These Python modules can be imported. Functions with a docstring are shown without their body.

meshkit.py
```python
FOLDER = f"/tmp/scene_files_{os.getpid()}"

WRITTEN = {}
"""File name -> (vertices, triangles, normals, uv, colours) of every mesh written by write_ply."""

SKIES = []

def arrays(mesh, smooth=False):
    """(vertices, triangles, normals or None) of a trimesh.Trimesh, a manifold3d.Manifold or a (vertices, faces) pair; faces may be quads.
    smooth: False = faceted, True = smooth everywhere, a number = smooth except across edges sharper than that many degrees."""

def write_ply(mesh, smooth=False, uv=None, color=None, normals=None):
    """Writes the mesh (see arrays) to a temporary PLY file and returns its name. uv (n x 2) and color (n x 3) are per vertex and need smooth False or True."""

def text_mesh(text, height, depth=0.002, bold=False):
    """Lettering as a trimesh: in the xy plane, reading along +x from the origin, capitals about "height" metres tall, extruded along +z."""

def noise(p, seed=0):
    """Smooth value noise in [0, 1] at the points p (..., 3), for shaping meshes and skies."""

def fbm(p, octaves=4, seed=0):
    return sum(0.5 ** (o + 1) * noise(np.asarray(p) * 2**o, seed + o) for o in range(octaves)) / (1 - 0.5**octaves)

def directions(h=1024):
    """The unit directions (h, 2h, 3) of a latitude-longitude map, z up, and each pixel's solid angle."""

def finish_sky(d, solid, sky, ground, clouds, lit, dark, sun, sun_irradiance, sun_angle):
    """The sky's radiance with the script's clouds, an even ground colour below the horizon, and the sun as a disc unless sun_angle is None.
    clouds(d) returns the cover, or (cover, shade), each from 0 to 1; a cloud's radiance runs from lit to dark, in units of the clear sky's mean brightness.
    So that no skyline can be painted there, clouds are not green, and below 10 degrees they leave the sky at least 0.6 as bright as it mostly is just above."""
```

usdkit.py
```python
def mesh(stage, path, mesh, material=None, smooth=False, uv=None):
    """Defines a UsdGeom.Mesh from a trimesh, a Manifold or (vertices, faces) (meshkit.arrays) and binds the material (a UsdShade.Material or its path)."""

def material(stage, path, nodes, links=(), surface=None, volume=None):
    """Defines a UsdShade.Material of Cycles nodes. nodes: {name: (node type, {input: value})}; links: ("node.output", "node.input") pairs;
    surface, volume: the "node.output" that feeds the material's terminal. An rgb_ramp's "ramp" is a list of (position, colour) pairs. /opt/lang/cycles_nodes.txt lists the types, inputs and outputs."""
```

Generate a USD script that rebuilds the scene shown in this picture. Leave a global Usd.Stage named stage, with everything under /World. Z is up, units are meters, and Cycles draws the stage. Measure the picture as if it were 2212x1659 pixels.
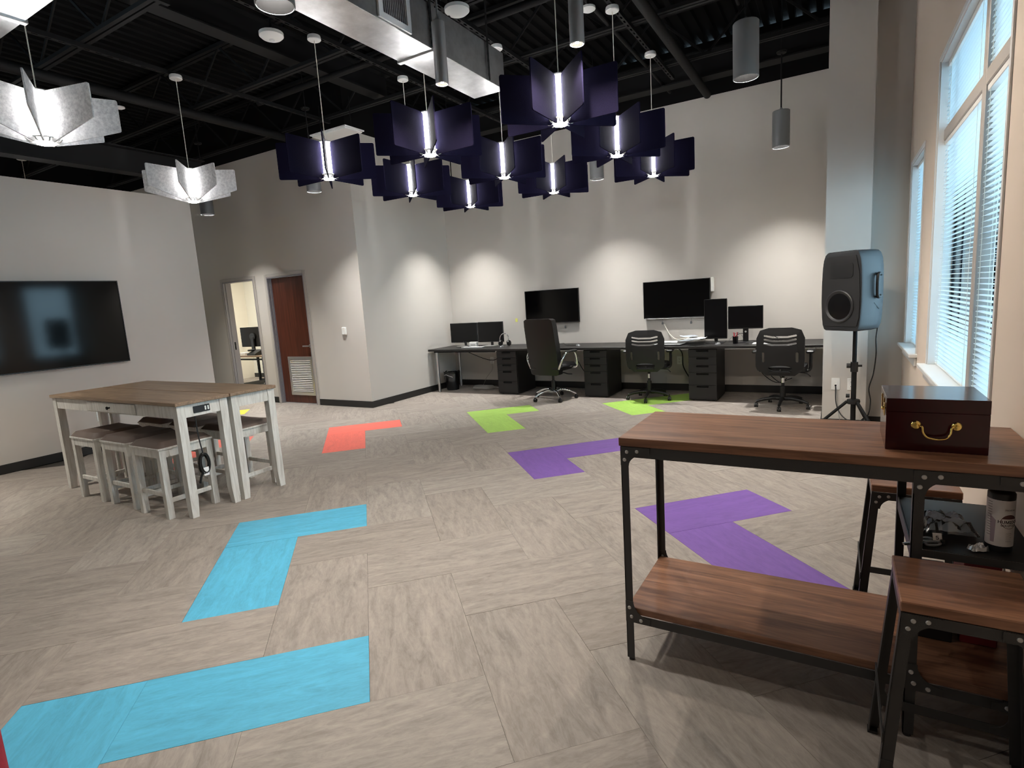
import math, random
import numpy as np
import trimesh
import shapely.geometry as sg
from shapely import affinity
from shapely.ops import unary_union
from pxr import Usd, UsdGeom, UsdLux, UsdShade, Gf, Sdf
import usdkit, meshkit

random.seed(7)
RNG = np.random.default_rng(7)
PI = math.pi
stage = Usd.Stage.CreateInMemory()
UsdGeom.SetStageUpAxis(stage, 'Z')
UsdGeom.SetStageMetersPerUnit(stage, 1.0)
UsdGeom.Xform.Define(stage, '/World')
UsdGeom.Scope.Define(stage, '/World/Looks')

# ------------------------------------------------------------------ camera, sky, exposure
F_PX, EYE = 1204.27, (0.0, 0.0, 1.5)
RIGHT = (0.86397523, 0.49957377, -0.06303055)
DOWN = (0.0207679, -0.16042351, -0.98682977)
FWD = (-0.50310585, 0.85128746, -0.14897704)
cam = UsdGeom.Camera.Define(stage, '/World/camera')
cam.CreateHorizontalApertureAttr(36.0)
cam.CreateVerticalApertureAttr(36.0 * 1659 / 2212)
cam.CreateFocalLengthAttr(36.0 * F_PX / 2212)
cam.CreateClippingRangeAttr((0.05, 500.0))
cam.CreateExposureAttr(0.0)
cam.AddTransformOp().Set(Gf.Matrix4d(*RIGHT, 0, *[-x for x in DOWN], 0, *[-x for x in FWD], 0, *EYE, 1))
sky = UsdLux.DomeLight.Define(stage, '/World/sky')
SKY_I = 2.7
sky.CreateIntensityAttr(SKY_I)
sky.CreateColorAttr(Gf.Vec3f(0.60, 0.83, 1.0))
# lamp radiances
L_TUBE, L_WASH, L_WARM, L_REAR, L_LEFT, L_MID, L_MIDB, L_OFFICE = 76.0, 2500.0, 17000.0, 2600.0, 2500.0, 1700.0, 1700.0, 34.0

# ------------------------------------------------------------------ helpers
def lin(r, g, b):
    return tuple((c / 255 / 12.92) if c / 255 <= .04045 else ((c / 255 + .055) / 1.055) ** 2.4 for c in (r, g, b))

USED = {}
def numbered(parent, name):
    k = (parent, name); n = USED.get(k, 0); USED[k] = n + 1
    return f'{parent}/{name}' if n == 0 else f'{parent}/{name}_{n:03d}'

def tag(p, label=None, cat=None, group=None, kind=None):
    for k, v in (('label', label), ('category', cat), ('group', group), ('kind', kind)):
        if v: p.SetCustomDataByKey(k, v)
    return p

def path_of(parent):
    return '/World' if parent is None else (parent if isinstance(parent, str) else str(parent.GetPath()))

def thing(name, label, cat, loc=(0, 0, 0), rotz=0, group=None, kind=None):
    x = UsdGeom.Xform.Define(stage, numbered('/World', name))
    x.AddTranslateOp().Set(Gf.Vec3d(*map(float, loc))); x.AddRotateZOp().Set(float(rotz))
    return tag(x.GetPrim(), label, cat, group, kind)

def obj(name, mesh, m, parent=None, smooth=False, label=None, cat=None, group=None, kind=None, loc=None, rotz=None):
    if isinstance(mesh, (list,)): mesh = cat_(mesh)
    q = usdkit.mesh(stage, numbered(path_of(parent), name), mesh, M[m] if isinstance(m, str) else m, smooth=smooth)
    if loc is not None:
        q.AddTranslateOp().Set(Gf.Vec3d(*map(float, loc)))
        if rotz is not None: q.AddRotateZOp().Set(float(rotz))
    return tag(q.GetPrim(), label, cat, group, kind)

def dup(root, loc, rotz, label=None, group=None):
    was = root.GetCustomData()
    base = root.GetName()
    if base[-4:-3] == '_' and base[-3:].isdigit(): base = base[:-4]
    r = thing(base, label or was['label'], was['category'], loc, rotz, group or was.get('group'))
    r.GetReferences().AddInternalReference(root.GetPath()); r.SetInstanceable(True)
    return r

def cat_(ms):
    return trimesh.util.concatenate([m if isinstance(m, trimesh.Trimesh) else trimesh.Trimesh(*m, process=False) for m in ms])

_B = trimesh.creation.box((1, 1, 1))
_BV, _BF = np.array(_B.vertices), np.array(_B.faces)
def bx(x0, x1, y0, y1, z0, z1, b=0):
    lo, hi = np.array([x0, y0, z0], float), np.array([x1, y1, z1], float)
    c, s = (lo + hi) / 2, hi - lo
    if not b: return trimesh.Trimesh(_BV * s + c, _BF, process=False)
    b = min(b, s.min() * .45)
    pts = []
    for sx in (-1, 1):
        for sy in (-1, 1):
            for sz in (-1, 1):
                h = s / 2
                for k in range(3):
                    d = h - b; d[k] = h[k]
                    pts.append(c + d * (sx, sy, sz))
    return trimesh.convex.convex_hull(np.array(pts))

def rot(m, ang, axis=(0, 0, 1), point=(0, 0, 0)):
    m = m.copy(); m.apply_transform(trimesh.transformations.rotation_matrix(math.radians(ang), axis, point)); return m

def mv(m, x=0, y=0, z=0):
    m = m.copy(); m.apply_translation((x, y, z)); return m

def cyl(r, z0, z1, n=24, x=0, y=0, r2=None):
    r2 = r if r2 is None else r2
    return lathe([(0, z0), (r, z0), (r2, z1), (0, z1)], n, x, y)

def lathe(prof, n=24, x=0, y=0):
    prof = np.array(prof, float); k = len(prof)
    a = np.arange(n) * 2 * PI / n
    v = np.stack([prof[:, 0][:, None] * np.cos(a) + x, prof[:, 0][:, None] * np.sin(a) + y, np.repeat(prof[:, 1][:, None], n, 1)], -1).reshape(-1, 3)
    i, j = np.meshgrid(np.arange(k - 1), np.arange(n), indexing='ij')
    q = np.stack([i * n + j, i * n + (j + 1) % n, (i + 1) * n + (j + 1) % n, (i + 1) * n + j], -1).reshape(-1, 4)
    f = np.vstack([q[:, [0, 1, 2]], q[:, [0, 2, 3]]])
    m = trimesh.Trimesh(v, f, process=False)
    m.merge_vertices(); m.update_faces(m.nondegenerate_faces()); return m

def tube(pts, r, sides=8, cap=True):
    p = np.asarray(pts, float); k = len(p)
    t = np.gradient(p, axis=0); t /= np.linalg.norm(t, axis=1, keepdims=True) + 1e-12
    up = np.array([0, 0, 1.0]) if abs(t[0][2]) < .9 else np.array([1.0, 0, 0])
    a = np.cross(t[0], up); a /= np.linalg.norm(a); A = [a]
    for i in range(1, k):
        a = A[-1] - t[i] * (A[-1] @ t[i]); n_ = np.linalg.norm(a)
        A.append(a / n_ if n_ > 1e-9 else A[-1])
    A = np.array(A); Bn = np.cross(t, A); ang = np.arange(sides) * 2 * PI / sides
    rr = np.broadcast_to(r, (k,))[:, None, None]
    v = p[:, None] + rr * (np.cos(ang)[None, :, None] * A[:, None] + np.sin(ang)[None, :, None] * Bn[:, None])
    i, j = np.meshgrid(np.arange(k - 1), np.arange(sides), indexing='ij')
    q = np.stack([i * sides + j, i * sides + (j + 1) % sides, (i + 1) * sides + (j + 1) % sides, (i + 1) * sides + j], -1).reshape(-1, 4)
    f = [q[:, [0, 1, 2]], q[:, [0, 2, 3]]]
    v = v.reshape(-1, 3)
    if cap:
        v = np.vstack([v, p[:1], p[-1:]]); n0 = k * sides
        s = np.arange(sides)
        f += [np.stack([np.full(sides, n0), (s + 1) % sides, s], 1), np.stack([np.full(sides, n0 + 1), (k - 1) * sides + s, (k - 1) * sides + (s + 1) % sides], 1)]
    return trimesh.Trimesh(v, np.vstack(f), process=False)

def spline(pts, n=8):
    p = np.array(pts, float); p = np.vstack([2 * p[0] - p[1], p, 2 * p[-1] - p[-2]]); out = []
    for i in range(1, len(p) - 2):
        for t in np.linspace(0, 1, n, endpoint=False):
            a, b, c, d = p[i - 1:i + 3]
            out.append(.5 * (2 * b + (c - a) * t + (2 * a - 5 * b + 4 * c - d) * t * t + (3 * b - a - 3 * c + d) * t ** 3))
    out.append(p[-2]); return np.array(out)

def ext(poly, h):
    polys = getattr(poly, 'geoms', [poly])
    return cat_([trimesh.creation.extrude_polygon(g, h, engine='earcut') for g in polys if g.area > 1e-9])

def xz(poly, y0, y1):
    """polygon given in (x, z), extruded from y0 to y1"""
    m = ext(poly, y1 - y0); v = np.array(m.vertices)
    m.vertices = np.c_[v[:, 0], y1 - v[:, 2], v[:, 1]]
    return m

def yz(poly, x0, x1):
    m = ext(poly, x1 - x0); v = np.array(m.vertices)
    m.vertices = np.c_[v[:, 2] + x0, v[:, 0], v[:, 1]]
    return m

def rrect(x0, x1, y0, y1, r, n=5):
    return sg.box(x0 + r, y0 + r, x1 - r, y1 - r).buffer(r, quad_segs=n)

def bar(p, q, w, d=None, n=None):
    """rectangular bar from p to q, w across, d deep"""
    p, q = np.array(p, float), np.array(q, float); d = d or w
    t = q - p; L = np.linalg.norm(t); t /= L
    a = np.array(n, float) if n is not None else (np.array([0, 1.0, 0]) if abs(t[1]) < .9 else np.array([1.0, 0, 0]))
    a = a - t * (a @ t); a /= np.linalg.norm(a); b = np.cross(t, a)
    v = _BV * (w, d, L)
    return trimesh.Trimesh((p + q) / 2 + v[:, :1] * b + v[:, 1:2] * a + v[:, 2:] * t, _BF, process=False)

# ------------------------------------------------------------------ materials
M = {}
def mat(name, nodes, links, surface):
    M[name] = usdkit.material(stage, '/World/Looks/' + name, nodes, links, surface=surface)

def plain(name, col, rough=.5, metallic=0, bump=0, bscale=200, var=0, vscale=6, **kw):
    nodes = {'p': ('principled_bsdf', dict(base_color=col, roughness=rough, metallic=metallic, **kw))}; links = []
    if bump or var:
        nodes['g'] = ('texture_coordinate', {})
    if bump:
        nodes['nb'] = ('noise_texture', dict(scale=bscale, detail=2)); nodes['b'] = ('bump', dict(strength=bump, distance=.001))
        links += [('g.object', 'nb.vector'), ('nb.fac', 'b.height'), ('b.normal', 'p.normal')]
    if var:
        nodes['nv'] = ('noise_texture', dict(scale=vscale, detail=5, roughness=.65))
        nodes['r'] = ('rgb_ramp', dict(ramp=[(.25, tuple(c * (1 - var) for c in col)), (.75, tuple(min(1, c * (1 + var)) for c in col))]))
        links += [('g.object', 'nv.vector'), ('nv.fac', 'r.fac'), ('r.color', 'p.base_color')]
    mat(name, nodes, links, 'p.BSDF')

def grain(name, cols, scale=(1.5, 14, 14), rough=.45, dist=1.2, bump=.15, rnd=True, pos=(.25, .42, .56, .75), **kw):
    """wood: noise stretched along local x, shifted per object"""
    n = {'t': ('texture_coordinate', {}), 'o': ('object_info', {}), 'k': ('vector_math', dict(math_type='scale', scale=37.0)),
         'c': ('combine_xyz', {}), 'a': ('vector_math', dict(math_type='add')), 'm': ('mapping', dict(scale=scale)),
         'n': ('noise_texture', dict(scale=1.0, detail=7, roughness=.62, distortion=dist)),
         'r': ('rgb_ramp', dict(ramp=list(zip(pos, cols)))),
         'b': ('bump', dict(strength=bump, distance=.001)),
         'p': ('principled_bsdf', dict(roughness=rough, **kw))}
    l = [('o.random', 'c.x'), ('o.random', 'c.y'), ('o.random', 'c.z'), ('c.vector', 'k.vector1'), ('t.object', 'a.vector1'), ('k.vector', 'a.vector2'),
         ('a.vector' if rnd else 't.object', 'm.vector'), ('m.vector', 'n.vector'), ('n.fac', 'r.fac'), ('r.color', 'p.base_color'), ('n.fac', 'b.height'), ('b.normal', 'p.normal')]
    mat(name, n, l, 'p.BSDF')

def emit(name, col, s):
    mat(name, {'e': ('emission', dict(color=col, strength=s))}, [], 'e.emission')

def plank_mat(name, base, spread=.32):
    """vinyl plank: long soft streaks plus blotches along the plank, each plank its own offset"""
    b = np.array(base)
    dark, mid, lite = tuple(b * (1 - spread)), tuple(b), tuple(np.minimum(1, b * (1 + spread * .75)))
    n = {'t': ('texture_coordinate', {}), 'o': ('object_info', {}), 'k': ('vector_math', dict(math_type='scale', scale=53.0)),
         'c': ('combine_xyz', {}), 'a': ('vector_math', dict(math_type='add')), 'm': ('mapping', dict(scale=(2.6, 13, 1))),
         'm2': ('mapping', dict(scale=(14, 40, 1))),
         'n': ('noise_texture', dict(scale=1.0, detail=8, roughness=.68, distortion=1.2)),
         'n2': ('noise_texture', dict(scale=1.0, detail=4, roughness=.7, distortion=.8)),
         'x': ('mix_float', dict(fac=.38)),
         'r': ('rgb_ramp', dict(ramp=[(.34, dark), (.5, mid), (.64, lite)])),
         'b': ('bump', dict(strength=.10, distance=.001)),
         'p': ('principled_bsdf', dict(roughness=.52, specular_ior_level=.4))}
    l = [('o.random', 'c.x'), ('o.random', 'c.y'), ('c.vector', 'k.vector1'), ('t.object', 'a.vector1'), ('k.vector', 'a.vector2'),
         ('a.vector', 'm.vector'), ('a.vector', 'm2.vector'), ('m.vector', 'n.vector'), ('m2.vector', 'n2.vector'),
         ('n.fac', 'x.a'), ('n2.fac', 'x.b'), ('x.result', 'r.fac'), ('r.color', 'p.base_color'), ('n2.fac', 'b.height'), ('b.normal', 'p.normal')]
    mat(name, n, l, 'p.BSDF')

plank_mat('plank_grey', lin(150, 141, 133), .34)
plank_mat('plank_grey_dark', lin(146, 137, 129), .34)
plank_mat('plank_grey_light', lin(153, 145, 137), .33)
plank_mat('plank_blue', lin(84, 172, 203), .20)
plank_mat('plank_coral', lin(240, 112, 98), .12)
plank_mat('plank_green', lin(160, 200, 92), .14)
plank_mat('plank_purple', lin(118, 84, 158), .16)
plank_mat('plank_yellow', lin(250, 222, 60), .08)
plain('subfloor', lin(60, 56, 52), .8)
plain('paint', lin(203, 198, 191), .75, bump=.25, bscale=350, specular_ior_level=.25)
plain('paint_warm', lin(220, 205, 190), .75, bump=.25, bscale=350, specular_ior_level=.25)
plain('office_paint', lin(226, 221, 208), .8)
plain('black_paint', lin(15, 15, 16), .85, bump=.3, bscale=60, specular_ior_level=.15)
plain('black_steel', lin(19, 19, 20), .7, specular_ior_level=.25)
plain('rubber_base', lin(34, 33, 32), .5)
plain('trim_white', lin(222, 222, 220), .4)
plain('frame_grey', lin(178, 172, 166), .45)
plain('jamb_grey', lin(140, 136, 140), .4)
plain('baffle', (.0012, .0012, .0012), .9, specular_ior_level=0)
plain('bronze', lin(38, 40, 46), .4, metallic=.5)
grain('door_wood', [lin(62, 31, 22), lin(76, 39, 27), lin(88, 46, 32), lin(102, 56, 38)], scale=(26, 26, 1.3), rough=.4, rnd=False, dist=.5, bump=.04)
plain('galvanised', (.62, .62, .62), .38, metallic=.92, var=.22, vscale=7, bump=.2, bscale=14)
plain('alu', (.66, .66, .67), .38, metallic=.85)
plain('chrome', (.82, .82, .83), .12, metallic=1)
plain('brushed_steel', (.55, .55, .55), .35, metallic=1)
plain('brass', (.90, .66, .22), .16, metallic=1)
plain('white_plastic', lin(236, 236, 232), .4)
plain('white_metal', lin(230, 230, 228), .4)
plain('grey_metal', lin(128, 130, 132), .42, metallic=.35)
plain('black_plastic', lin(20, 20, 21), .42)
plain('black_mesh', lin(15, 15, 16), .6)
plain('black_leather', lin(11, 11, 12), .38, bump=.35, bscale=260)
plain('black_board', lin(34, 32, 31), .48, var=.18, vscale=30)
plain('drawer_black', lin(22, 21, 21), .5, var=.15, vscale=40)
plain('dark_hole', lin(5, 5, 5), .9)
plain('screen', lin(4, 4, 5), .08, specular_ior_level=.28)
plain('screen_matte', lin(7, 7, 9), .22, specular_ior_level=.3)
plain('felt_navy', lin(25, 23, 43), 1.0, bump=.5, bscale=240, var=.2, vscale=160, specular_ior_level=.04)
plain('cord_white', lin(226, 222, 210), .5)
plain('cord_black', lin(14, 14, 14), .45)
plain('cord_grey', lin(150, 148, 144), .5)
plain('paper', lin(236, 236, 236), .8)
plain('paper_blue', lin(196, 206, 216), .6)
plain('sticky', lin(226, 226, 120), .8)
plain('red_fabric', lin(150, 22, 42), .95, bump=.8, bscale=160, var=.25, vscale=90)
plain('red_card', lin(110, 20, 26), .6)
plain('red_plastic', lin(190, 50, 60), .45)
plain('speaker_body', lin(30, 32, 35), .5, bump=.4, bscale=400)
plain('grille_grey', lin(24, 24, 25), .6, bump=.5, bscale=500)
plain('ring_grey', lin(40, 40, 42), .45)
plain('label_cream', lin(214, 206, 200), .55, var=.06, vscale=30)
plain('label_brown', lin(84, 46, 44), .6)
plain('label_mauve', lin(160, 140, 146), .6)
plain('ink', lin(50, 38, 40), .7)
plain('scissor_grey', lin(120, 124, 130), .35)
plain('seat_pad', lin(106, 91, 83), .62, bump=.3, bscale=200)
plain('rivet', lin(186, 184, 180), .4, metallic=.3)
plain('black_iron', lin(50, 49, 48), .5, bump=.55, bscale=420, specular_ior_level=.55)
grain('walnut', [lin(82, 54, 40), lin(114, 78, 58), lin(138, 97, 72), lin(164, 120, 90)], scale=(2.2, 26, 26), rough=.38)
grain('whitewash', [lin(176, 172, 164), lin(200, 197, 190), lin(216, 214, 208), lin(226, 224, 220)], scale=(30, 30, 3.0), rough=.6, pos=(.2, .4, .55, .8))
grain('oak_grey', [lin(104, 84, 66), lin(128, 106, 84), lin(146, 122, 98), lin(164, 140, 114)], scale=(2, 24, 24), rough=.42)
plain('mahogany', lin(50, 9, 15), .10, var=.3, vscale=9, specular_ior_level=.45)
plain('mirror_lens', (.9, .9, .9), .2, metallic=1)
emit('tube_glow', (1.0, .985, .975), L_TUBE)
emit('cap_glow', (1.0, .975, .95), L_TUBE * .12)
emit('wash_glow', (1.0, .98, .94), L_WASH)
emit('warm_glow', (1.0, .87, .72), L_WARM)
emit('rear_glow', (1.0, .90, .79), L_REAR)
emit('left_glow', (1.0, .94, .84), L_LEFT)
emit('mid_glow', (1.0, .95, .89), L_MID)
emit('midb_glow', (1.0, .95, .88), L_MIDB)
emit('office_glow', (1.0, .94, .82), L_OFFICE)
emit('cool_glow', (.80, .92, 1.0), 120)
# translucent white felt
mat('felt_white', {'t': ('texture_coordinate', {}), 'n': ('noise_texture', dict(scale=38, detail=6, roughness=.75)),
                   'r': ('rgb_ramp', dict(ramp=[(.35, lin(196, 196, 198)), (.62, lin(242, 242, 242))])),
                   'd': ('diffuse_bsdf', {}), 's': ('translucent_bsdf', {}), 'x': ('mix_closure', dict(fac=.3))},
    [('t.object', 'n.vector'), ('n.fac', 'r.fac'), ('r.color', 'd.color'), ('r.color', 's.color'), ('d.BSDF', 'x.closure1'), ('s.BSDF', 'x.closure2')], 'x.closure')
mat('slat', {'d': ('principled_bsdf', dict(base_color=lin(226, 230, 232), roughness=.4)), 's': ('translucent_bsdf', dict(color=(.86, .93, .96))), 'x': ('mix_closure', dict(fac=.55))},
    [('d.BSDF', 'x.closure1'), ('s.BSDF', 'x.closure2')], 'x.closure')
mat('pane', {'f': ('fresnel', dict(IOR=1.45)), 'a': ('transparent_bsdf', dict(color=(.86, .93, .95))), 'g': ('glossy_bsdf', dict(color=(1, 1, 1), roughness=.02)), 'x': ('mix_closure', {})},
    [('f.fac', 'x.fac'), ('a.BSDF', 'x.closure1'), ('g.BSDF', 'x.closure2')], 'x.closure')
mat('clear_film', {'f': ('fresnel', dict(IOR=1.6)), 'a': ('transparent_bsdf', dict(color=(.93, .95, .97))), 'g': ('glossy_bsdf', dict(color=(1, 1, 1), roughness=.12)), 'x': ('mix_closure', {})},
    [('f.fac', 'x.fac'), ('a.BSDF', 'x.closure1'), ('g.BSDF', 'x.closure2')], 'x.closure')
mat('bin_mesh', {'a': ('transparent_bsdf', dict(color=(1, 1, 1))), 'p': ('principled_bsdf', dict(base_color=lin(30, 30, 31), roughness=.5, metallic=.4)), 'x': ('mix_closure', dict(fac=.72))},
    [('a.BSDF', 'x.closure1'), ('p.BSDF', 'x.closure2')], 'x.closure')

# ------------------------------------------------------------------ plan of the room
XL, XR, YB, YD, XS = -7.68, 0.55, 8.38, 6.15, -6.13     # left wall, window wall, back wall, door wall, side wall
YEND, YREAR, XH, HALLY = 4.67, -3.2, -12.2, 1.0         # end of the left wall, wall behind the camera, hall
ZT, ZLW, ZK = 4.055, 3.135, 4.74                        # painted height, left wall height, roof deck
COLX0, COLX1, COLY, RECY = -0.125, 0.252, 6.40, 6.60

def wall(name, label, boxes, m='paint', upper=True):
    t = thing(name, label, 'wall', kind='structure')
    obj('wall_face', [bx(*b) for b in boxes], m, t)
    if upper:
        obj('upper_band', [bx(b[0], b[1], b[2], b[3], ZT, ZK) for b in boxes if b[5] >= ZT - .001], 'black_paint', t, label='black painted band above the wall')
    return t

wall('wall_back', 'light grey back wall behind the long desk', [(XS - .12, .75, YB, YB + .12, 0, ZT)])
wall('wall_side', 'short light grey wall returning from the doors to the desk corner', [(XS - .12, XS, YD, YB, 0, ZT)])
# wall with two doorways: openings x -9.46..-8.60 and -8.262..-7.325
DO0, DO1, DC0, DC1, DH = -9.47, -8.60, -8.25, -7.345, 2.125
wall('wall_door', 'light grey wall holding an open doorway and a closed brown door',
     [(XH, DO0, YD, YD + .13, 0, ZT), (DO1, DC0, YD, YD + .13, 0, ZT), (DC1, XS - .12, YD, YD + .13, 0, ZT),
      (DO0, DO1, YD, YD + .13, DH, ZT), (DC0, DC1, YD, YD + .13, DH, ZT)])
wall('wall_left', 'light grey part-height wall carrying the big screen', [(XL - .14, XL, YREAR, YEND, 0, ZLW)], upper=False)
wall('wall_rear', 'light wall behind the camera', [(XL - .14, XR + .35, YREAR - .12, YREAR, 0, ZT)])
wall('wall_hall', 'walls of the passage behind the left wall', [(XH - .12, XH, HALLY, YD + .13, 0, ZT), (XH, XL - .14, HALLY - .12, HALLY, 0, ZT)])
wall('wall_recess', 'grey wall in the corner behind the loudspeaker', [(COLX1, XR + .35, RECY, YB, 0, ZT)])
tcol = wall('wall_column', 'grey square column beside the desk', [(COLX0, COLX1, COLY, YB, 0, ZT)])
# window wall
W1 = (2.95, 4.85, 0.84, 2.86); W2 = (5.50, 6.40, 0.84, 2.47); PX = XR + .15
boxes = [(XR, PX, 2.61, W1[0], 0, ZT), (XR, PX, W1[1], W2[0], 0, ZT), (XR, PX, W2[1], RECY, 0, ZT),
         (XR, PX, W1[0], W1[1], 0, W1[2]), (XR, PX, W1[0], W1[1], W1[3], ZT), (XR, PX, W2[0], W2[1], 0, W2[2]), (XR, PX, W2[0], W2[1], W2[3], ZT),
         (XR - .012, PX, YREAR, 2.61, 0, ZT)]
wall('wall_right', 'warm tan wall with the blinded windows', boxes, 'paint_warm')

# baseboards
def base(name, label, boxes):
    obj(name, [bx(*b, b=.004) for b in boxes], 'rubber_base', label=label, cat='baseboard', kind='structure')
h, d = .102, .012
base('baseboard_back', 'black rubber baseboard under the long desk', [(XS + d, COLX0, YB - d, YB, 0, h)])
base('baseboard_side', 'black rubber baseboard on the short returning wall', [(XS, XS + d, YD - d, YB, 0, h)])
base('baseboard_door', 'black rubber baseboard along the door wall', [(DC1 + .06, XS, YD - d, YD, 0, h), (DO1 + .05, DC0 - .05, YD - d, YD, 0, h), (XH, DO0 - .05, YD - d, YD, 0, h)])
base('baseboard_left', 'black rubber baseboard under the big screen', [(XL, XL + d, YREAR, YEND, 0, h), (XL - .14, XL + d, YEND, YEND + d, 0, h)])
base('baseboard_column', 'black rubber baseboard round the column and recess', [(COLX0 - d, COLX1 + d, COLY - d, COLY, 0, h), (COLX0 - d, COLX0, COLY, YB - d, 0, h), (COLX1, COLX1 + d, COLY, RECY - d, 0, h), (COLX1 + d, XR - d, RECY - d, RECY, 0, h)])
base('baseboard_right', 'black rubber baseboard under the windows', [(XR - d, XR, 2.61, RECY, 0, h), (XR - .012 - d, XR - .012, YREAR, 2.61, 0, h)])

# ------------------------------------------------------------------ floor: herringbone of 18 x 36 inch planks
room = unary_union([sg.box(XL, YREAR, XR, YD), sg.box(XS, YD - .01, COLX0, YB), sg.box(XL, YEND - .01, XL + 1, YD), sg.box(XH, HALLY, XL - .14, YD), sg.box(XL - .15, YEND, XL + .01, YD),
                    sg.box(COLX0 - .01, YD - .01, XR, COLY), sg.box(COLX1, COLY - .01, XR, RECY), sg.box(DO0, YD - .01, DO1, YD + .14), sg.box(DC0, YD - .01, DC1, YD + .14), sg.box(XL - .15, YEND, XS + .4, YD),
                    sg.box(-12.6, YD + .13, -8.45, 8.72)])
fl = thing('floor', 'herringbone floor of grey wood-look vinyl planks with coloured accents', 'floor', kind='structure')
obj('subfloor', bx(-13, 1.2, -3.6, 9, -.15, -.006), 'subfloor', fl)
W_ = .4572
FO = np.array([-3.79661667, 2.33874217]); FT = math.radians(44.9)
U_, V_ = np.array([math.cos(FT), math.sin(FT)]), np.array([-math.sin(FT), math.cos(FT)])
COL = {}
for name, ls in dict(blue=[(0, 0), ('b', -1, -4)], coral=[(1, 7), (-3, 7)], green=[(5, 7), ('b', 9, 6)], purple=[('b', 5, 2), (6, -2)], yellow=[(-4, 12)]).items():
    for l in ls:
        if l[0] == 'b':      # upright plank first, flat plank at its upper right
            _, a, b = l; COL[('v', a, b - 2)] = name; COL[('h', a + 1, b - 1)] = name
        else:
            a, b = l; COL[('h', a, b - 1)] = name; COL[('v', a, b - 3)] = name
R3 = np.array([RIGHT, DOWN, FWD])
def project(p):
    q = R3 @ (np.asarray(p, float) - EYE)
    return (None if q[2] < .05 else (1106 + F_PX * q[0] / q[2], 829.5 + F_PX * q[1] / q[2]))
def in_view(x, y, m=60):
    p = project((x, y, 0))
    return p is not None and -m < p[0] < 2212 + m and 400 < p[1] < 1659 + m
rest, planks = [], []
for a in range(-34, 34):
    for b in range(-34, 34):
        t = (a + b) % 4
        kinds = [('h', 2 * W_, W_)] if t == 3 else ([('v', W_, 2 * W_)] if t == 1 else [])
        for kd, du, dv in kinds:
            o = FO + W_ * (a * U_ + b * V_)
            g = .0006
            loc = sg.box(g, g, du - g, dv - g)
            c = o + U_ * du / 2 + V_ * dv / 2
            quad = sg.Polygon([o + U_ * x + V_ * y for x, y in loc.exterior.coords[:-1]])
            if not quad.intersects(room): continue
            poly = quad if room.contains(quad) else quad.intersection(room)
            if poly.area < .004: continue
            poly = max(getattr(poly, 'geoms', [poly]), key=lambda q: q.area)
            # local frame: x along the plank
            ax = U_ if kd == 'h' else V_
            ay = np.array([-ax[1], ax[0]])
            pts = (np.array(poly.exterior.coords[:-1]) - c) @ np.stack([ax, ay], 1)
            planks.append((kd, a, b, c, math.degrees(math.atan2(ax[1], ax[0])), pts, any(in_view(*q) for q in list(poly.exterior.coords) + [tuple(c)])))
n_ind = 0
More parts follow.
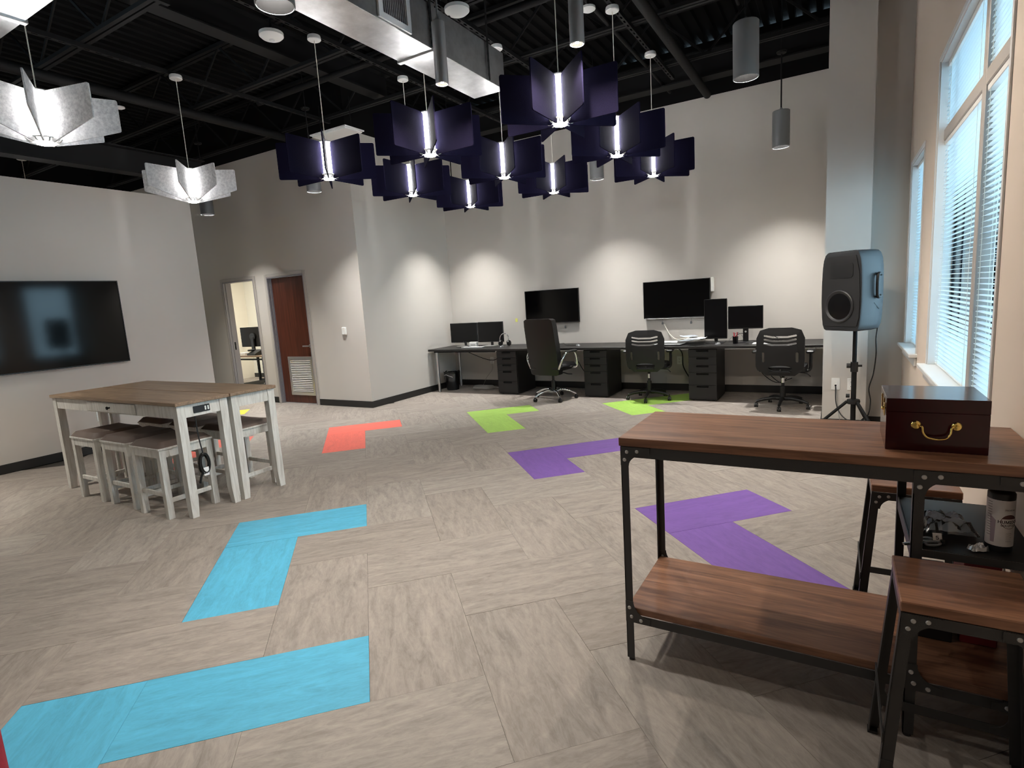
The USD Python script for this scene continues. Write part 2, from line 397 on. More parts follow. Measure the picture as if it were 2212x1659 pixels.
for kd, a, b, c, ang, pts, vis in sorted(planks, key=lambda p: p[3][0] ** 2 + p[3][1] ** 2):
    colour = COL.get((kd, a, b))
    h0, h1 = -.006, -.00025 * ((a * 7 + b * 3) % 4)
    if len(pts) == 4:
        n = 4; top = np.c_[pts, np.full(n, h1)]; bot = np.c_[pts, np.full(n, h0)]
        area = .5 * sum(pts[i][0] * pts[(i + 1) % n][1] - pts[(i + 1) % n][0] * pts[i][1] for i in range(n))
        if area < 0: top, bot = top[::-1], bot[::-1]
        f = [(0, 1, 2), (0, 2, 3)] + [x for i in range(n) for x in ((i, n + i, (i + 1) % n), ((i + 1) % n, n + i, n + (i + 1) % n))]
        m = trimesh.Trimesh(np.vstack([top, bot]), f, process=False)
    else:
        m = ext(sg.Polygon(pts), h1 - h0); m.apply_translation((0, 0, h0))
    if vis and n_ind < 300:
        n_ind += 1
        obj('plank', m, 'plank_' + (colour or ('grey', 'grey_dark', 'grey_light', 'grey')[int(RNG.integers(4))]), fl, loc=(c[0], c[1], 0), rotz=ang, label=f'{colour} accent plank' if colour else None)
    else:
        rest.append(mv(rot(m, ang), c[0], c[1], 0))
if rest: obj('far_planks', rest, 'plank_grey', fl, kind='stuff')

# ------------------------------------------------------------------ ceiling: black deck, joists, girders, pipes, struts
# ribbed deck
ribs = []
xs = np.arange(XH - .1, 1.0, .15)
prof = []
for x in xs: prof += [(x, ZK), (x + .06, ZK), (x + .075, ZK + .04), (x + .135, ZK + .04)]
prof = np.array(prof)
k = len(prof); y0, y1 = YREAR - .12, 8.9
v = np.vstack([np.c_[prof[:, 0], np.full(k, y0), prof[:, 1]], np.c_[prof[:, 0], np.full(k, y1), prof[:, 1]]])
f = [x for i in range(k - 1) for x in ((i, i + 1, k + i + 1), (i, k + i + 1, k + i))]
ce = thing('ceiling', 'black painted ribbed metal roof deck', 'ceiling', kind='structure')
obj('deck', trimesh.Trimesh(v, f, process=False), 'black_paint', ce)
obj('deck_top', bx(XH - .2, 1.0, y0, y1, ZK + .05, ZK + .12), 'black_paint', ce)

def joist(y, label):
    t = thing('roof_joist', label, 'joist', (0, y, 4.115), group='black open-web roof joists')
    x0, x1, H = XH + .05, XR - .05, .60
    if y > YD: x0 = XS + .02
    if y > COLY: x1 = COLX0 - .02
    obj('bottom_chord', [bx(x0, x1, -.045, -.008, 0, .035), bx(x0, x1, .008, .045, 0, .035)], 'black_steel', t)
    obj('top_chord', [bx(x0, x1, -.05, -.008, H - .04, H), bx(x0, x1, .008, .05, H - .04, H)], 'black_steel', t)
    n = max(2, int(round((x1 - x0) / .62))); xs = np.linspace(x0 + .05, x1 - .05, n + 1)
    for i in range(n):
        a, b = (xs[i], .02), (xs[i + 1], H - .02)
        if i % 2: a, b = (xs[i], H - .02), (xs[i + 1], .02)
        obj('web_member', bar((a[0], 0, a[1]), (b[0], 0, b[1]), .024, .016), 'black_steel', t)
for y, o in ((-1.6, 'behind the camera'), (.1, 'above the camera'), (1.8, 'first in front of the camera, by the cross duct'), (2.95, 'second in front of the camera, over the tall table'), (4.55, 'third, at the end of the shiny duct'), (5.85, 'fourth, over the middle of the navy pendants'), (7.15, 'last, nearest the back wall')):
    joist(y, 'black open-web steel roof joist, ' + o)
def beam(x, y0, y1, z, label):
    t = thing('steel_girder', label, 'girder', (x, y0, z))
    L = y1 - y0
    obj('flange', bx(-.09, .09, 0, L, 0, .014), 'black_steel', t); obj('flange', bx(-.09, .09, 0, L, .28, .294), 'black_steel', t)
    obj('web_plate', bx(-.006, .006, 0, L, .014, .28), 'black_steel', t)
g = thing('steel_girder', 'black steel girder running parallel to the back wall above the desk', 'girder', (-6, 7.84, 4.10))
obj('flange', bx(-.1, 5.85, -.10, .10, 0, .016), 'black_steel', g); obj('flange', bx(-.1, 5.85, -.10, .10, .30, .316), 'black_steel', g)
obj('web_plate', bx(-.1, 5.85, -.006, .006, .016, .30), 'black_steel', g)
beam(-7.45, YREAR + .05, YEND + .1, 3.30, 'black steel girder along the top of the big-screen wall')
beam(-5.25, YREAR + .05, YD - .05, 4.22, 'black steel girder crossing over the white pendants')
pipes = [(-1.56, -1, 8.2, 4.02, .05, 'thick black sprinkler main running towards the back wall'), (-2.05, 0, 8.2, 4.16, .02, 'thin black conduit beside the sprinkler main'),
         (-6.9, -2, 6.0, 4.0, .055, 'black round pipe above the tall table'), (-.9, 0, 6.3, 4.2, .018, 'thin black conduit near the column')]
for x, y0, y1, z, r, l in pipes:
    obj('ceiling_pipe', tube([(0, 0, 0), (0, (y1 - y0) / 2, 0), (0, y1 - y0, 0)], r, 14), 'black_steel', label=l, cat='pipe', smooth=40, loc=(x, y0, z))
obj('ceiling_pipe', tube([(0, 0, 0), (3, 0, 0), (6, 0, 0)], .035, 14), 'black_steel', label='black pipe crossing left to right above the navy pendants', cat='pipe', smooth=40, loc=(-6.5, 5.05, 4.2))
# perforated strut channels that carry the pendants
GX, GY = (-1.835, -3.075, -4.325), (4.065, 5.32, 6.52)
for x, y0, y1, l in ((GX[0], 1, 7.5, 'right-hand perforated black strut channel above the navy pendants'), (GX[1], 3.9, 7.5, 'middle perforated black strut channel above the navy pendants'),
                     (GX[2], 1.9, 7.5, 'left perforated black strut channel above the navy pendants'), (-6.15, 2, 5.9, 'perforated black strut channel over the tall table'), (-4.82, 1.85, 3, 'short strut channel by the cross duct')):
    t = thing('strut_channel', l, 'channel', (x, y0, 4.07))
    L = y1 - y0
    holes = unary_union([rrect(-.008, .008, .04 + i * .1, .09 + i * .1, .007, 2) for i in range(int(L / .1) - 1)])
    web = ext(sg.box(-.021, 0, .021, L).difference(holes), .003)
    obj('channel_web', web, 'black_steel', t); obj('channel_side', bx(-.021, -.018, 0, L, .003, .041), 'black_steel', t); obj('channel_side', bx(.018, .021, 0, L, .003, .041), 'black_steel', t)

# ducts
def duct(label, x0, x1, y0, y1, z0, z1, along, seams):
    t = thing('air_duct', label, 'duct', ((x0 + x1) / 2, (y0 + y1) / 2, z0))
    a, b, H = (x1 - x0) / 2, (y1 - y0) / 2, z1 - z0
    cuts = sorted([-b if along == 'y' else -a] + [s - ((y0 + y1) / 2 if along == 'y' else (x0 + x1) / 2) for s in seams] + [b if along == 'y' else a])
    for p, q in zip(cuts[:-1], cuts[1:]):
        obj('duct_section', bx(-a, a, p + .002, q - .002, 0, H, b=.003) if along == 'y' else bx(p + .002, q - .002, -b, b, 0, H, b=.003), 'galvanised', t)
    for s in cuts[1:-1]:
        w = .022
        obj('joint_flange', bx(-a - .014, a + .014, s - w, s + w, -.014, H + .014, b=.003) if along == 'y' else bx(s - w, s + w, -b - .014, b + .014, -.014, H + .014, b=.003), 'galvanised', t)
    for s in cuts[1:-1] + [cuts[-1] - .25]:
        for e in (-1, 1):
            obj('hanger_strap', bx(e * (a + .016) - .002, e * (a + .016) + .002, s - .055, s - .03, 0, 4.2 - z0) if along == 'y' else bx(s - .055, s - .03, e * (b + .016) - .002, e * (b + .016) + .002, 0, 4.2 - z0), 'black_steel', t)
    return t
duct('shiny rectangular metal duct running to the navy pendants', -3.02, -2.68, -2.6, 4.75, 3.40, 3.715, 'y', [-1.2, .1, 1.3, 2.5, 3.70])
duct('wide metal duct crossing at the upper left corner', -7.3, -3.05, 1.30, 1.80, 3.40, 3.715, 'x', [-6.8, -5.6, -4.42])
t = thing('air_register', 'white framed air register on the side of the long duct', 'vent', (-2.672, 3.255, 3.555))
obj('register_frame', yz(sg.box(-.165, -.145, .165, .145).difference(sg.box(-.125, -.105, .125, .105)), -.004, .012), 'white_metal', t)
obj('register_back', bx(-.006, -.003, -.126, .126, -.106, .106), 'dark_hole', t)
for i in range(13):
    y = -.115 + i * .0192
    obj('louver_blade', rot(bx(-.003, .006, y - .0045, y + .0045, -.105, .105), 0), 'alu', t)

# ------------------------------------------------------------------ pendants with felt fins
def pendant(name, label, felt, loc, group, taper=0.0):
    t = thing(name, label, 'pendant lamp', loc, 0, group)
    R = .064
    obj('lamp_tube', lathe([(0, .055), (R, .055), (R, .34), (0, .34)], 32), 'tube_glow', t, smooth=50)
    obj('top_flange', lathe([(0, .34), (R + .016, .345), (R + .020, .352), (R + .016, .358), (0, .358)], 32), 'trim_white', t, smooth=30)
    obj('bottom_flange', lathe([(R - .004, .04), (R + .018, .044), (R + .022, .05), (R + .016, .0545), (R - .004, .0545)], 32), 'trim_white', t, smooth=30)
    obj('bottom_cap', lathe([(0, .010), (R - .014, .010), (R - .004, .04), (0, .04)], 32), 'cap_glow', t, smooth=30)
    fin = sg.Polygon([(R + .001, .012), (.455, .014 + taper), (.455, .352), (R + .001, .352)]).buffer(-.014).buffer(.014, quad_segs=4)
    for k in range(8):
        obj('felt_fin', rot(xz(fin, -.005, .005), 45 * k), felt, t)
    for k in range(8):
        ang = math.radians(22.5 + 45 * k); c, s = math.cos(ang), math.sin(ang)
        obj('clip', tube(spline([(c * (R - .008), s * (R - .008), .028), (c * (R + .025), s * (R + .025), .022), (c * (R + .045), s * (R + .045), .042)], 3), .005, 6), 'trim_white', t)
    obj('cord', cyl(.004, .358, 1.285, 8), 'cord_white', t)
    obj('canopy', lathe([(0, 1.270), (.055, 1.270), (.062, 1.276), (.062, 1.292), (.058, 1.31), (0, 1.31)], 28), 'white_metal', t, smooth=30)
    return t
LZ = 2.76
NAVY = [((0, 0), 'navy felt star pendant hanging nearest the camera, under the warm spotlight'), ((1, 0), 'navy felt star pendant beside the end of the shiny duct'), ((2, 0), 'leftmost navy felt star pendant, in front of the white ceiling panel'),
        ((0, 1), 'navy felt star pendant on the right edge of the cluster, second from the camera'), ((1, 1), 'navy felt star pendant in the middle of the cluster'), ((2, 1), 'navy felt star pendant second from the left along the lower edge'),
        ((0, 2), 'rightmost navy felt star pendant, against the back wall'), ((1, 2), 'navy felt star pendant between the rearmost and the rightmost ones'), ((2, 2), 'rearmost navy felt star pendant, lowest in view')]
nav = None
for (i, j), l in NAVY:
    p = (GX[i], GY[j], LZ)
    nav = pendant('felt_pendant', l, 'felt_navy', p, 'navy felt pendants') if nav is None else (dup(nav, p, random.uniform(-1.5, 1.5), l), nav)[1]
wh = pendant('felt_pendant', 'near white felt star pendant at the left edge under the metal duct', 'felt_white', (-4.79, 1.95, LZ), 'white felt pendants', .12)
UsdGeom.Xformable(wh).GetOrderedXformOps()[1].Set(16.0)
dup(wh, (-6.12, 3.77, LZ), 0, 'white felt star pendant hanging beyond the tall table')
dup(wh, (-10.62, 3.98, LZ), 0, 'pendant behind the left wall, only its white canopy and cord showing')

# ------------------------------------------------------------------ cylinder downlights
def washer(name, label, loc, group, r=.094, H=.40, recess=.15, glow='wash_glow', body='grey_metal', disc=.07, bulb=0):
    t = thing(name, label, 'downlight', loc, 0, group)
    obj('housing', lathe([(r - .006, 0), (r, .002), (r, H - .006), (r - .006, H), (0, H), (0, H - .01), (r - .006, H - .01), (r - .006, 0)], 32), body, t, smooth=35)
    ztop = .075 if bulb else recess - .004; rt = r - .009 if bulb else disc + .004
    obj('reflector', lathe([(r - .0065, .002), (rt, ztop)] + ([(0, ztop + .004)] if bulb else []), 32), 'baffle', t, smooth=35)
    if bulb:
        b = trimesh.creation.icosphere(2, bulb); obj('bulb', mv(b, 0, 0, recess), glow, t, smooth=True)
    else:
        obj('lens', lathe([(0, recess), (disc, recess), (disc, recess + .004), (0, recess + .004)], 24), glow, t)
    zc = 4.1 - loc[2]
    obj('stem', cyl(.008, H, zc, 8), 'black_steel' if body != 'alu' else 'grey_metal', t)
    obj('stem_collar', lathe([(0, H), (.02, H), (.012, H + .035), (0, H + .035)], 14), body, t)
    obj('ceiling_cup', lathe([(0, zc - .03), (.05, zc - .02), (.055, zc), (0, zc)], 16), 'black_steel', t)
    obj('hanger_rod', cyl(.006, zc, 4.735 - loc[2], 8), 'black_steel', t)
    return t
w0 = washer('cylinder_downlight', 'grey cylinder downlight hanging in front of the back wall near the column', (-.62, 7.55, 3.06), 'grey cylinder downlights')
for p, l in (((-2.90, 7.55, 3.06), 'grey cylinder downlight hidden behind the navy pendants, over the middle desk'), ((-5.38, 7.62, 3.06), 'grey cylinder downlight behind the navy pendants near the inner corner'),
             ((-8.32, 5.32, 3.07), 'small-looking grey cylinder downlight below the far white pendant'), ((-6.0, 5.36, 3.07), 'cylinder downlight hidden behind the navy pendants, before the outer wall corner')):
    dup(w0, p, 0, l)
washer('cylinder_downlight', 'large grey cylinder downlight with a bright reflector, at the upper right', (-.655, 4.95, 3.075), 'grey cylinder downlights', glow='midb_glow')
washer('cylinder_downlight', 'cylinder downlight cut by the top edge left of the duct', (-2.40, 2.03, 2.985), 'grey cylinder downlights', glow='mid_glow', recess=.10)
washer('cylinder_downlight', 'cylinder downlight over the passage in front of the big screen', (-6.55, 1.15, 3.07), 'grey cylinder downlights', glow='left_glow')
n0 = washer('spot_downlight', 'slim ribbed spotlight glowing warm below the duct', (-2.51, 3.53, 3.07), 'slim warm spotlights', r=.047, H=.42, recess=.016, glow='warm_glow', body='alu', bulb=.010)
dup(n0, (-1.465, 3.56, 3.07), 0, 'slim ribbed spotlight glowing warm above the nearest navy pendant')
dup(n0, (-.475, 3.57, 3.07), 0, 'slim warm spotlight at the top edge right of the cluster')
nr = washer('spot_downlight', 'slim warm spotlight of the row above the camera, left', (-2.51, .45, 3.07), 'slim warm spotlights', r=.047, H=.42, recess=.03, glow='rear_glow', body='alu', bulb=.017)
dup(nr, (-1.465, .45, 3.07), 0, 'slim warm spotlight of the row above the camera, right')

# ------------------------------------------------------------------ small ceiling fittings
def dome(label, loc, r, hgt, nub=False, cat='sensor'):
    t = thing('ceiling_sensor', label, cat, loc)
    obj('dome_body', lathe([(0, 0), (r * .45, .003), (r * .8, .014), (r, hgt * .55), (r, hgt), (0, hgt)], 28), 'white_plastic', t, smooth=45)
    if nub: obj('sensor_eye', lathe([(0, -.014), (r * .18, -.01), (r * .25, .004), (0, .004)], 14), 'trim_white', t, smooth=45)
    obj('mounting_stem', cyl(.012, hgt, 4.12 - loc[2], 10), 'black_steel', t)
dome('white round access point with a small nub, left of the leftmost navy pendant cord', (-4.47, 3.70, 3.95), .105, .06, True, 'access point')
dome('white round dome detector peeking over the shiny duct', (-2.96, 4.47, 4.01), .11, .06)
dome('small white round detector left of the strut at the top', (-2.0, 5.15, 4.01), .065, .04)
dome('tiny white sensor left of the far white pendant', (-7.35, 3.80, 4.0), .05, .03)
t = thing('ceiling_panel', 'flat white square diffuser above the leftmost navy pendant', 'panel', (-5.80, 5.66, 3.80))
obj('panel_face', bx(-.31, .31, -.14, .16, 0, .02, b=.004), 'white_metal', t); obj('panel_lip', bx(-.33, .33, -.16, .18, .02, .035), 'white_metal', t)
for sx in (-.28, .28): obj('hanger_wire', cyl(.004, .035, .43, 6, sx, 0), 'black_steel', t)

# ------------------------------------------------------------------ doors
def door_frame(t, x0, x1, w=.05):
    for a, b in ((x0 - w, x0), (x1, x1 + w)):
        obj('frame_jamb', bx(a, b, YD - .014, YD - .0005, 0, DH + w, b=.003), 'frame_grey', t)
    obj('frame_head', bx(x0, x1, YD - .014, YD - .0005, DH, DH + w, b=.003), 'frame_grey', t)
    for a, b in ((x0, x0 + .02), (x1 - .02, x1)):
        obj('jamb_lining', bx(a + .0005, b - .0005, YD - .01, YD + .14, 0, DH - .001), 'jamb_grey', t)
        obj('door_stop', bx(a + (.02 if a == x0 else -.012), b + (.012 if a == x0 else -.02), YD + .03, YD + .055, 0, DH - .02), 'jamb_grey', t)
    obj('head_lining', bx(x0 + .02, x1 - .02, YD - .01, YD + .14, DH - .02, DH - .001), 'jamb_grey', t)
t = thing('door_1', 'open doorway with a pale frame looking into a lit office', 'doorway', kind='structure'); door_frame(t, DO0, DO1)
obj('strike_plate', bx(DO0 + .0205, DO0 + .023, YD + .058, YD + .088, .92, 1.06), 'black_steel', t)
t = thing('door_2', 'closed reddish brown wooden door with a louvred vent', 'door', kind='structure'); door_frame(t, DC0, DC1)
obj('door_leaf', bx(DC0 + .036, DC1 - .036, YD + .056, YD + .10, .008, DH - .024, b=.002), 'door_wood', t)
yl = YD + .056
gx0, gx1, gz0, gz1 = -8.02, -7.425, .14, .79
lv = obj('louvre_grille', xz(sg.box(gx0, gz0, gx1, gz1).difference(sg.box(gx0 + .05, gz0 + .05, gx1 - .05, gz1 - .05)), yl - .014, yl - .0005), 'alu', t)
obj('grille_back', bx(gx0 + .05, gx1 - .05, yl - .003, yl - .0006, gz0 + .05, gz1 - .05), 'grey_metal', lv)
for i in range(18):
    z = gz0 + .068 + i * .0302
    obj('slat', rot(bx(gx0 + .05, gx1 - .05, yl - .011, yl + .001, z - .0075, z + .0075, b=.001), 26, (1, 0, 0), (0, yl - .005, z)), 'white_metal', lv)
hx = -7.47
obj('door_lever', cat_([rot(cyl(.028, 0, .008, 20), 90, (1, 0, 0)).apply_translation((hx + .03, yl, .965)), rot(cyl(.01, 0, .05, 12), 90, (1, 0, 0)).apply_translation((hx + .03, yl, .965)), bx(hx - .10, hx + .04, yl - .056, yl - .042, .955, .975, b=.004)]), 'brushed_steel', t, label='steel lever handle')
t = thing('wall_switch', 'white thermostat switch plate on the wall right of the brown door', 'switch', (-6.555, YD - .001, 1.19))
obj('plate', bx(-.04, .04, -.012, 0, -.06, .06, b=.004), 'white_plastic', t); obj('cover', bx(-.036, .036, -.034, -.012, -.055, .055, b=.005), 'white_plastic', t)

# ------------------------------------------------------------------ office beyond the open door
OX0, OX1, OY1 = -12.6, -8.45, 8.72
t = thing('wall_office', 'cream walls and ceiling of the office beyond the doorway', 'wall', kind='structure')
obj('wall_face', bx(OX0, OX1, OY1, OY1 + .1, 0, 2.75), 'office_paint', t); obj('wall_face', bx(OX0 - .1, OX0, YD + .13, OY1 + .1, 0, 2.75), 'office_paint', t); obj('wall_face', bx(OX1, OX1 + .08, YD + .13, OY1 + .1, 0, 2.75), 'office_paint', t)
obj('office_ceiling', bx(OX0 - .1, OX1 + .08, YD + .13, OY1 + .1, 2.75, 2.8), 'office_paint', t)
obj('skirting', bx(OX0, OX1, OY1 - .012, OY1, 0, .1), 'rubber_base', t)
t = thing('office_light', 'flat ceiling light panel in the office beyond the doorway', 'ceiling light', (-10.6, 7.4, 2.695))
obj('housing', bx(-.63, .63, -.33, .33, .012, .05), 'white_metal', t); obj('diffuser', bx(-.6, .6, -.3, .3, 0, .0118), 'office_glow', t)
t = thing('office_desk', 'brown topped desk with black metal legs seen through the doorway', 'desk', (-10.35, 7.35, 0))
obj('desktop', bx(-.75, .58, -.35, .35, .69, .72, b=.004), 'oak_grey', t)
for sx in (-.55, .5):
    for sy in (-.31, .31): obj('leg', bx(sx - .02, sx + .02, sy - .02, sy + .02, 0, .69), 'black_steel', t)
obj('lower_rail', bx(-.53, .48, .295, .325, .12, .15), 'black_steel', t); obj('cross_rail', bx(-.53, .48, -.325, -.295, .63, .66), 'black_steel', t)
obj('footrest', bx(-.53, .48, -.29, .29, .10, .118), 'black_steel', t)
t = thing('office_monitor', 'black monitor on the office desk behind the doorway', 'monitor', (-10.60, 7.42, .72), 6)
obj('screen_panel', bx(-.36, .36, -.02, .02, .15, .56, b=.006), 'screen_matte', t); obj('neck', bx(-.04, .04, -.06, -.02, .01, .36, b=.006), 'black_plastic', t); obj('foot', bx(-.12, .12, -.14, .08, 0, .012, b=.004), 'black_plastic', t)
obj('mount_cover', rot(cyl(.075, 0, .03, 20), 90, (1, 0, 0)).apply_translation((0, -.02, .36)), 'black_plastic', t)
t = thing('desk_phone', 'black desk phone on the office desk', 'phone', (-10.22, 7.13, .72))
obj('phone_base', cat_([trimesh.convex.convex_hull([(x, y, z) for x in (-.13, .13) for y, z in ((-.09, 0), (.09, 0), (.09, .11), (-.09, .035))])]), 'black_plastic', t)
obj('handset', cat_([bx(-.125, -.06, -.08, .09, .085, .12, b=.012)]), 'black_plastic', t)
obj('note_stack', bx(-.08, .08, -.06, .06, 0, .055, b=.003), 'paper', label='white stack of notes beside the office phone', cat='paper', loc=(-10.52, 7.12, .72))
t = thing('floor_adapter', 'small silver and black device on the footrest of the office desk', 'device', (-9.98, 7.18, .118))
obj('device_body', lathe([(0, 0), (.08, 0), (.085, .03), (.05, .06), (0, .065)], 20), 'brushed_steel', t, smooth=40); obj('device_base', bx(-.14, .1, -.1, .1, -.0005, .012, b=.003), 'black_plastic', t)
obj('office_cable', tube(spline([(-10.1, 7.45, .69), (-10.08, 7.6, .5), (-10.0, 7.66, .3), (-10.1, 7.6, .125)], 6), .005, 6), 'cord_grey', label='grey cable hanging under the office desk', cat='cable')

# ------------------------------------------------------------------ windows and blinds
def window(name, label, W, posts, trans, dark):
    y0, y1, z0, z1 = W; t = thing(name, label, 'window', kind='structure'); xg = XR + .115
    for a, b in ((y0, y0 + .03), (y1 - .03, y1)) + tuple((m - .02, m + .02) for m in dark):
        obj('sash_post', bx(xg - .004, xg + .009, a + .0005, b - .0005, z0 + .001, z1 - .001), 'bronze', t)
    for a, b in ((z0, z0 + .03), (z1 - .03, z1)):
        obj('sash_rail', bx(xg - .003, xg + .0085, y0 + .03, y1 - .03, a + .0005, b - .0005), 'bronze', t)
    obj('glass_pane', bx(xg + .0005, xg + .0045, y0 + .03, y1 - .03, z0 + .03, z1 - .03), 'pane', t)
    for m in posts: obj('mullion', bx(XR + .028, xg - .0125, m - .036, m + .036, z0 + .027, z1 - .013, b=.004), 'frame_grey', t)
    ys = [y0 + .013] + [q for m in posts for q in (m - .0365, m + .0365)] + [y1 - .013]
    for q in trans:
        for a, b in zip(ys[::2], ys[1::2]): obj('transom', bx(XR + .03, xg - .0125, a, b, q - .036, q + .036, b=.004), 'frame_grey', t)
    obj('window_sill', bx(XR - .055, xg - .0125, y0 - .06, y1 + .06, z0 - .002, z0 + .026, b=.004), 'trim_white', t)
    obj('sill_apron', bx(XR - .018, XR - .0005, y0 - .04, y1 + .04, z0 - .075, z0 - .0025, b=.003), 'trim_white', t)
    for a, b in ((y0 + .0005, y0 + .012), (y1 - .012, y1 - .0005)):
        obj('jamb_liner', bx(XR + .0005, xg - .0125, a, b, z0 + .027, z1 - .0005), 'trim_white', t)
    obj('head_liner', bx(XR + .0005, xg - .0125, y0 + .013, y1 - .013, z1 - .012, z1 - .0005), 'trim_white', t)
    for a, b in ((y0 - .028, y0), (y1, y1 + .028)):
        obj('casing_bead', bx(XR - .008, XR - .0005, a, b, z0 + .027, z1 + .028), 'trim_white', t)
    obj('casing_head', bx(XR - .008, XR - .0005, y0, y1, z1, z1 + .028), 'trim_white', t)
    return t
ZTR, YMU = 2.395, 3.62
window('window_1', 'tall mullioned window with a transom and white blinds', W1, (YMU,), (ZTR,), (3.53, 4.56))
window('window_2', 'narrow far window in the corner by the loudspeaker', W2, (), (), ())
def blind(label, y0, y1, z0, z1, x=XR + .055, tilt=5, pitch=.0268):
    t = thing('window_blind', label, 'blind', (x, (y0 + y1) / 2, z0), group='white window blinds')
    L = (y1 - y0) / 2 - .004; H = z1 - z0
    obj('headrail', bx(-.019, .019, -L, L, H - .03, H, b=.003), 'white_metal', t)
    obj('bottom_rail', bx(-.014, .014, -L, L, .004, .016, b=.003), 'white_metal', t)
    n = int((H - .06) / pitch); w = .0165
    for i in range(n):
        z = .03 + i * pitch; c, s = math.cos(math.radians(tilt)), math.sin(math.radians(tilt))
        pr = [(-w, 0), (0, .0022), (w, 0), (w, -.0008), (0, .0012), (-w, -.0008)]
        P2 = np.array([(a * c - b * s, a * s + b * c) for a, b in pr])
        v = np.vstack([np.c_[P2[:, 0], np.full(6, -L), P2[:, 1] + z], np.c_[P2[:, 0], np.full(6, L), P2[:, 1] + z]])
        f = [q for k in range(6) for q in ((k, (k + 1) % 6, 6 + (k + 1) % 6), (k, 6 + (k + 1) % 6, 6 + k))] + [(0, 2, 1), (0, 3, 2), (0, 4, 3), (0, 5, 4)] + [(6, 7, 8), (6, 8, 9), (6, 9, 10), (6, 10, 11)]
        obj('slat', trimesh.Trimesh(v, f, process=False), 'slat', t)
    for y in (-L * .78, L * .78):
        for xo in (-.0185, .0185): obj('ladder_cord', bx(xo - .001, xo + .001, y - .0015, y + .0015, .01, H - .03), 'cord_white', t)
    return t
for y0, y1, side in ((W1[0] + .014, YMU - .037, 'near'), (YMU + .037, W1[1] - .014, 'far')):
    blind(f'white lower blind on the {side} half of the tall window', y0, y1, W1[2] + .028, ZTR - .038)
    blind(f'short white blind above the transom, {side} half', y0, y1, ZTR + .038, W1[3] - .014)
blind('white blind of the narrow corner window', W2[0] + .016, W2[1] - .016, W2[2] + .028, W2[3] - .014)

# ------------------------------------------------------------------ wall plates
def outlet(label, loc, axis, black=True, usb=False):
    t = thing('wall_outlet', label, 'outlet', loc, {'y': 0, 'x': 90}[axis])
    obj('plate', bx(-.037, .037, -.006, -.0005, -.06, .06, b=.002), 'white_plastic', t)
    if black:
        for z in (-.022, .022):
            obj('socket', bx(-.017, .017, -.009, -.006, z - .014, z + .014, b=.003), 'white_plastic', t)
            obj('slots', [bx(-.008, -.005, -.0098, -.009, z - .004, z + .006), bx(.005, .008, -.0098, -.009, z - .004, z + .006), bx(-.003, .003, -.0098, -.009, z - .011, z - .006)], 'black_plastic', t)
    else:
        obj('jack_insert', bx(-.016, .016, -.009, -.006, -.03, .03, b=.002), 'white_plastic', t)
        obj('jack', bx(-.008, .008, -.0098, -.009, -.024, -.008), 'black_plastic', t)
    return t
outlet('white data plate on the column left of the tripod stand', (-.009, COLY, .462), 'y', False)
outlet('white power outlet on the column behind the tripod pole', (.128, COLY, .46), 'y')
outlet('white outlet under the big screen above the tall table stools', (XL, 3.185, .43), 'x')
for x, l in ((-5.33, 'outlet under the desk beside the left drawer unit'), (-3.68, 'outlet under the desk behind the leather chair'), (-2.03, 'outlet under the desk right of the middle mesh chair')):
    outlet(l, (x, YB, .455), 'y')

# ------------------------------------------------------------------ televisions
def tv(label, w, h, loc, rotz, lip=False):
    t = thing('television', label, 'television', loc, rotz)
    obj('back_shell', bx(-w / 2 + .01, w / 2 - .01, -.035, -.006, .01, h - .01, b=.01), 'black_plastic', t)
    obj('bezel', xz(sg.box(-w / 2, 0, w / 2, h).difference(sg.box(-w / 2 + .009, .012, w / 2 - .009, h - .009)), -.062, -.036), 'black_plastic', t)
    obj('screen', bx(-w / 2 + .009, w / 2 - .009, -.056, -.036, .012, h - .009), 'screen', t)
    obj('wall_bracket', bx(-.2, .2, -.006, -.0005, .1, h - .1), 'black_steel', t)
    if lip: obj('bottom_trim', bx(-w / 2, w / 2, -.066, -.05, -.008, -.0003, b=.002), 'alu', t)
    return t
tv('large black wall screen on the left wall', 1.85, .985, (XL, 2.665, 1.05), 90)
def tvb(label, x0, x1, z0, z1, lip):
    c = tv(label, x1 - x0, z1 - z0, ((x0 + x1) / 2, YB, z0), 0, lip)
tvb('black wall television above the leather chair', -4.56, -3.585, 1.085, 1.625, False)
tvb('black wall television with a silver lower edge above the middle mesh chair', -2.535, -1.575, 1.09, 1.632, True)
def strap(label, x, z0, z1):
    t = thing('pull_cord', label, 'cord', (x, YB - .02, z0)); obj('string', cyl(.0025, .02, z1 - z0, 6), 'cord_grey', t); obj('tab', lathe([(0, -.022), (.014, -.016), (.016, 0), (.01, .02), (0, .022)], 12), 'grey_metal', t, smooth=40)
strap('grey pull tab hanging below the left wall television', -3.86, 1.01, 1.10); strap('left grey pull tab below the silver-edged television', -2.265, 1.015, 1.10); strap('right grey pull tab below the silver-edged television', -1.85, 1.01, 1.10)
t = thing('wall_box', 'small white box on the wall at the upper right corner of the silver-edged television', 'box', (-1.545, YB, 1.44)); obj('case', bx(-.025, .02, -.05, -.0005, 0, .20, b=.006), 'white_plastic', t); obj('lid', bx(-.022, .017, -.056, -.05, .02, .18, b=.003), 'white_plastic', t)
obj('sticky_note', bx(-.022, .022, -.003, -.0005, -.03, .03), 'sticky', label='small yellow note stuck on the back wall left of the leather chair', cat='note', loc=(-4.78, YB, 1.15))

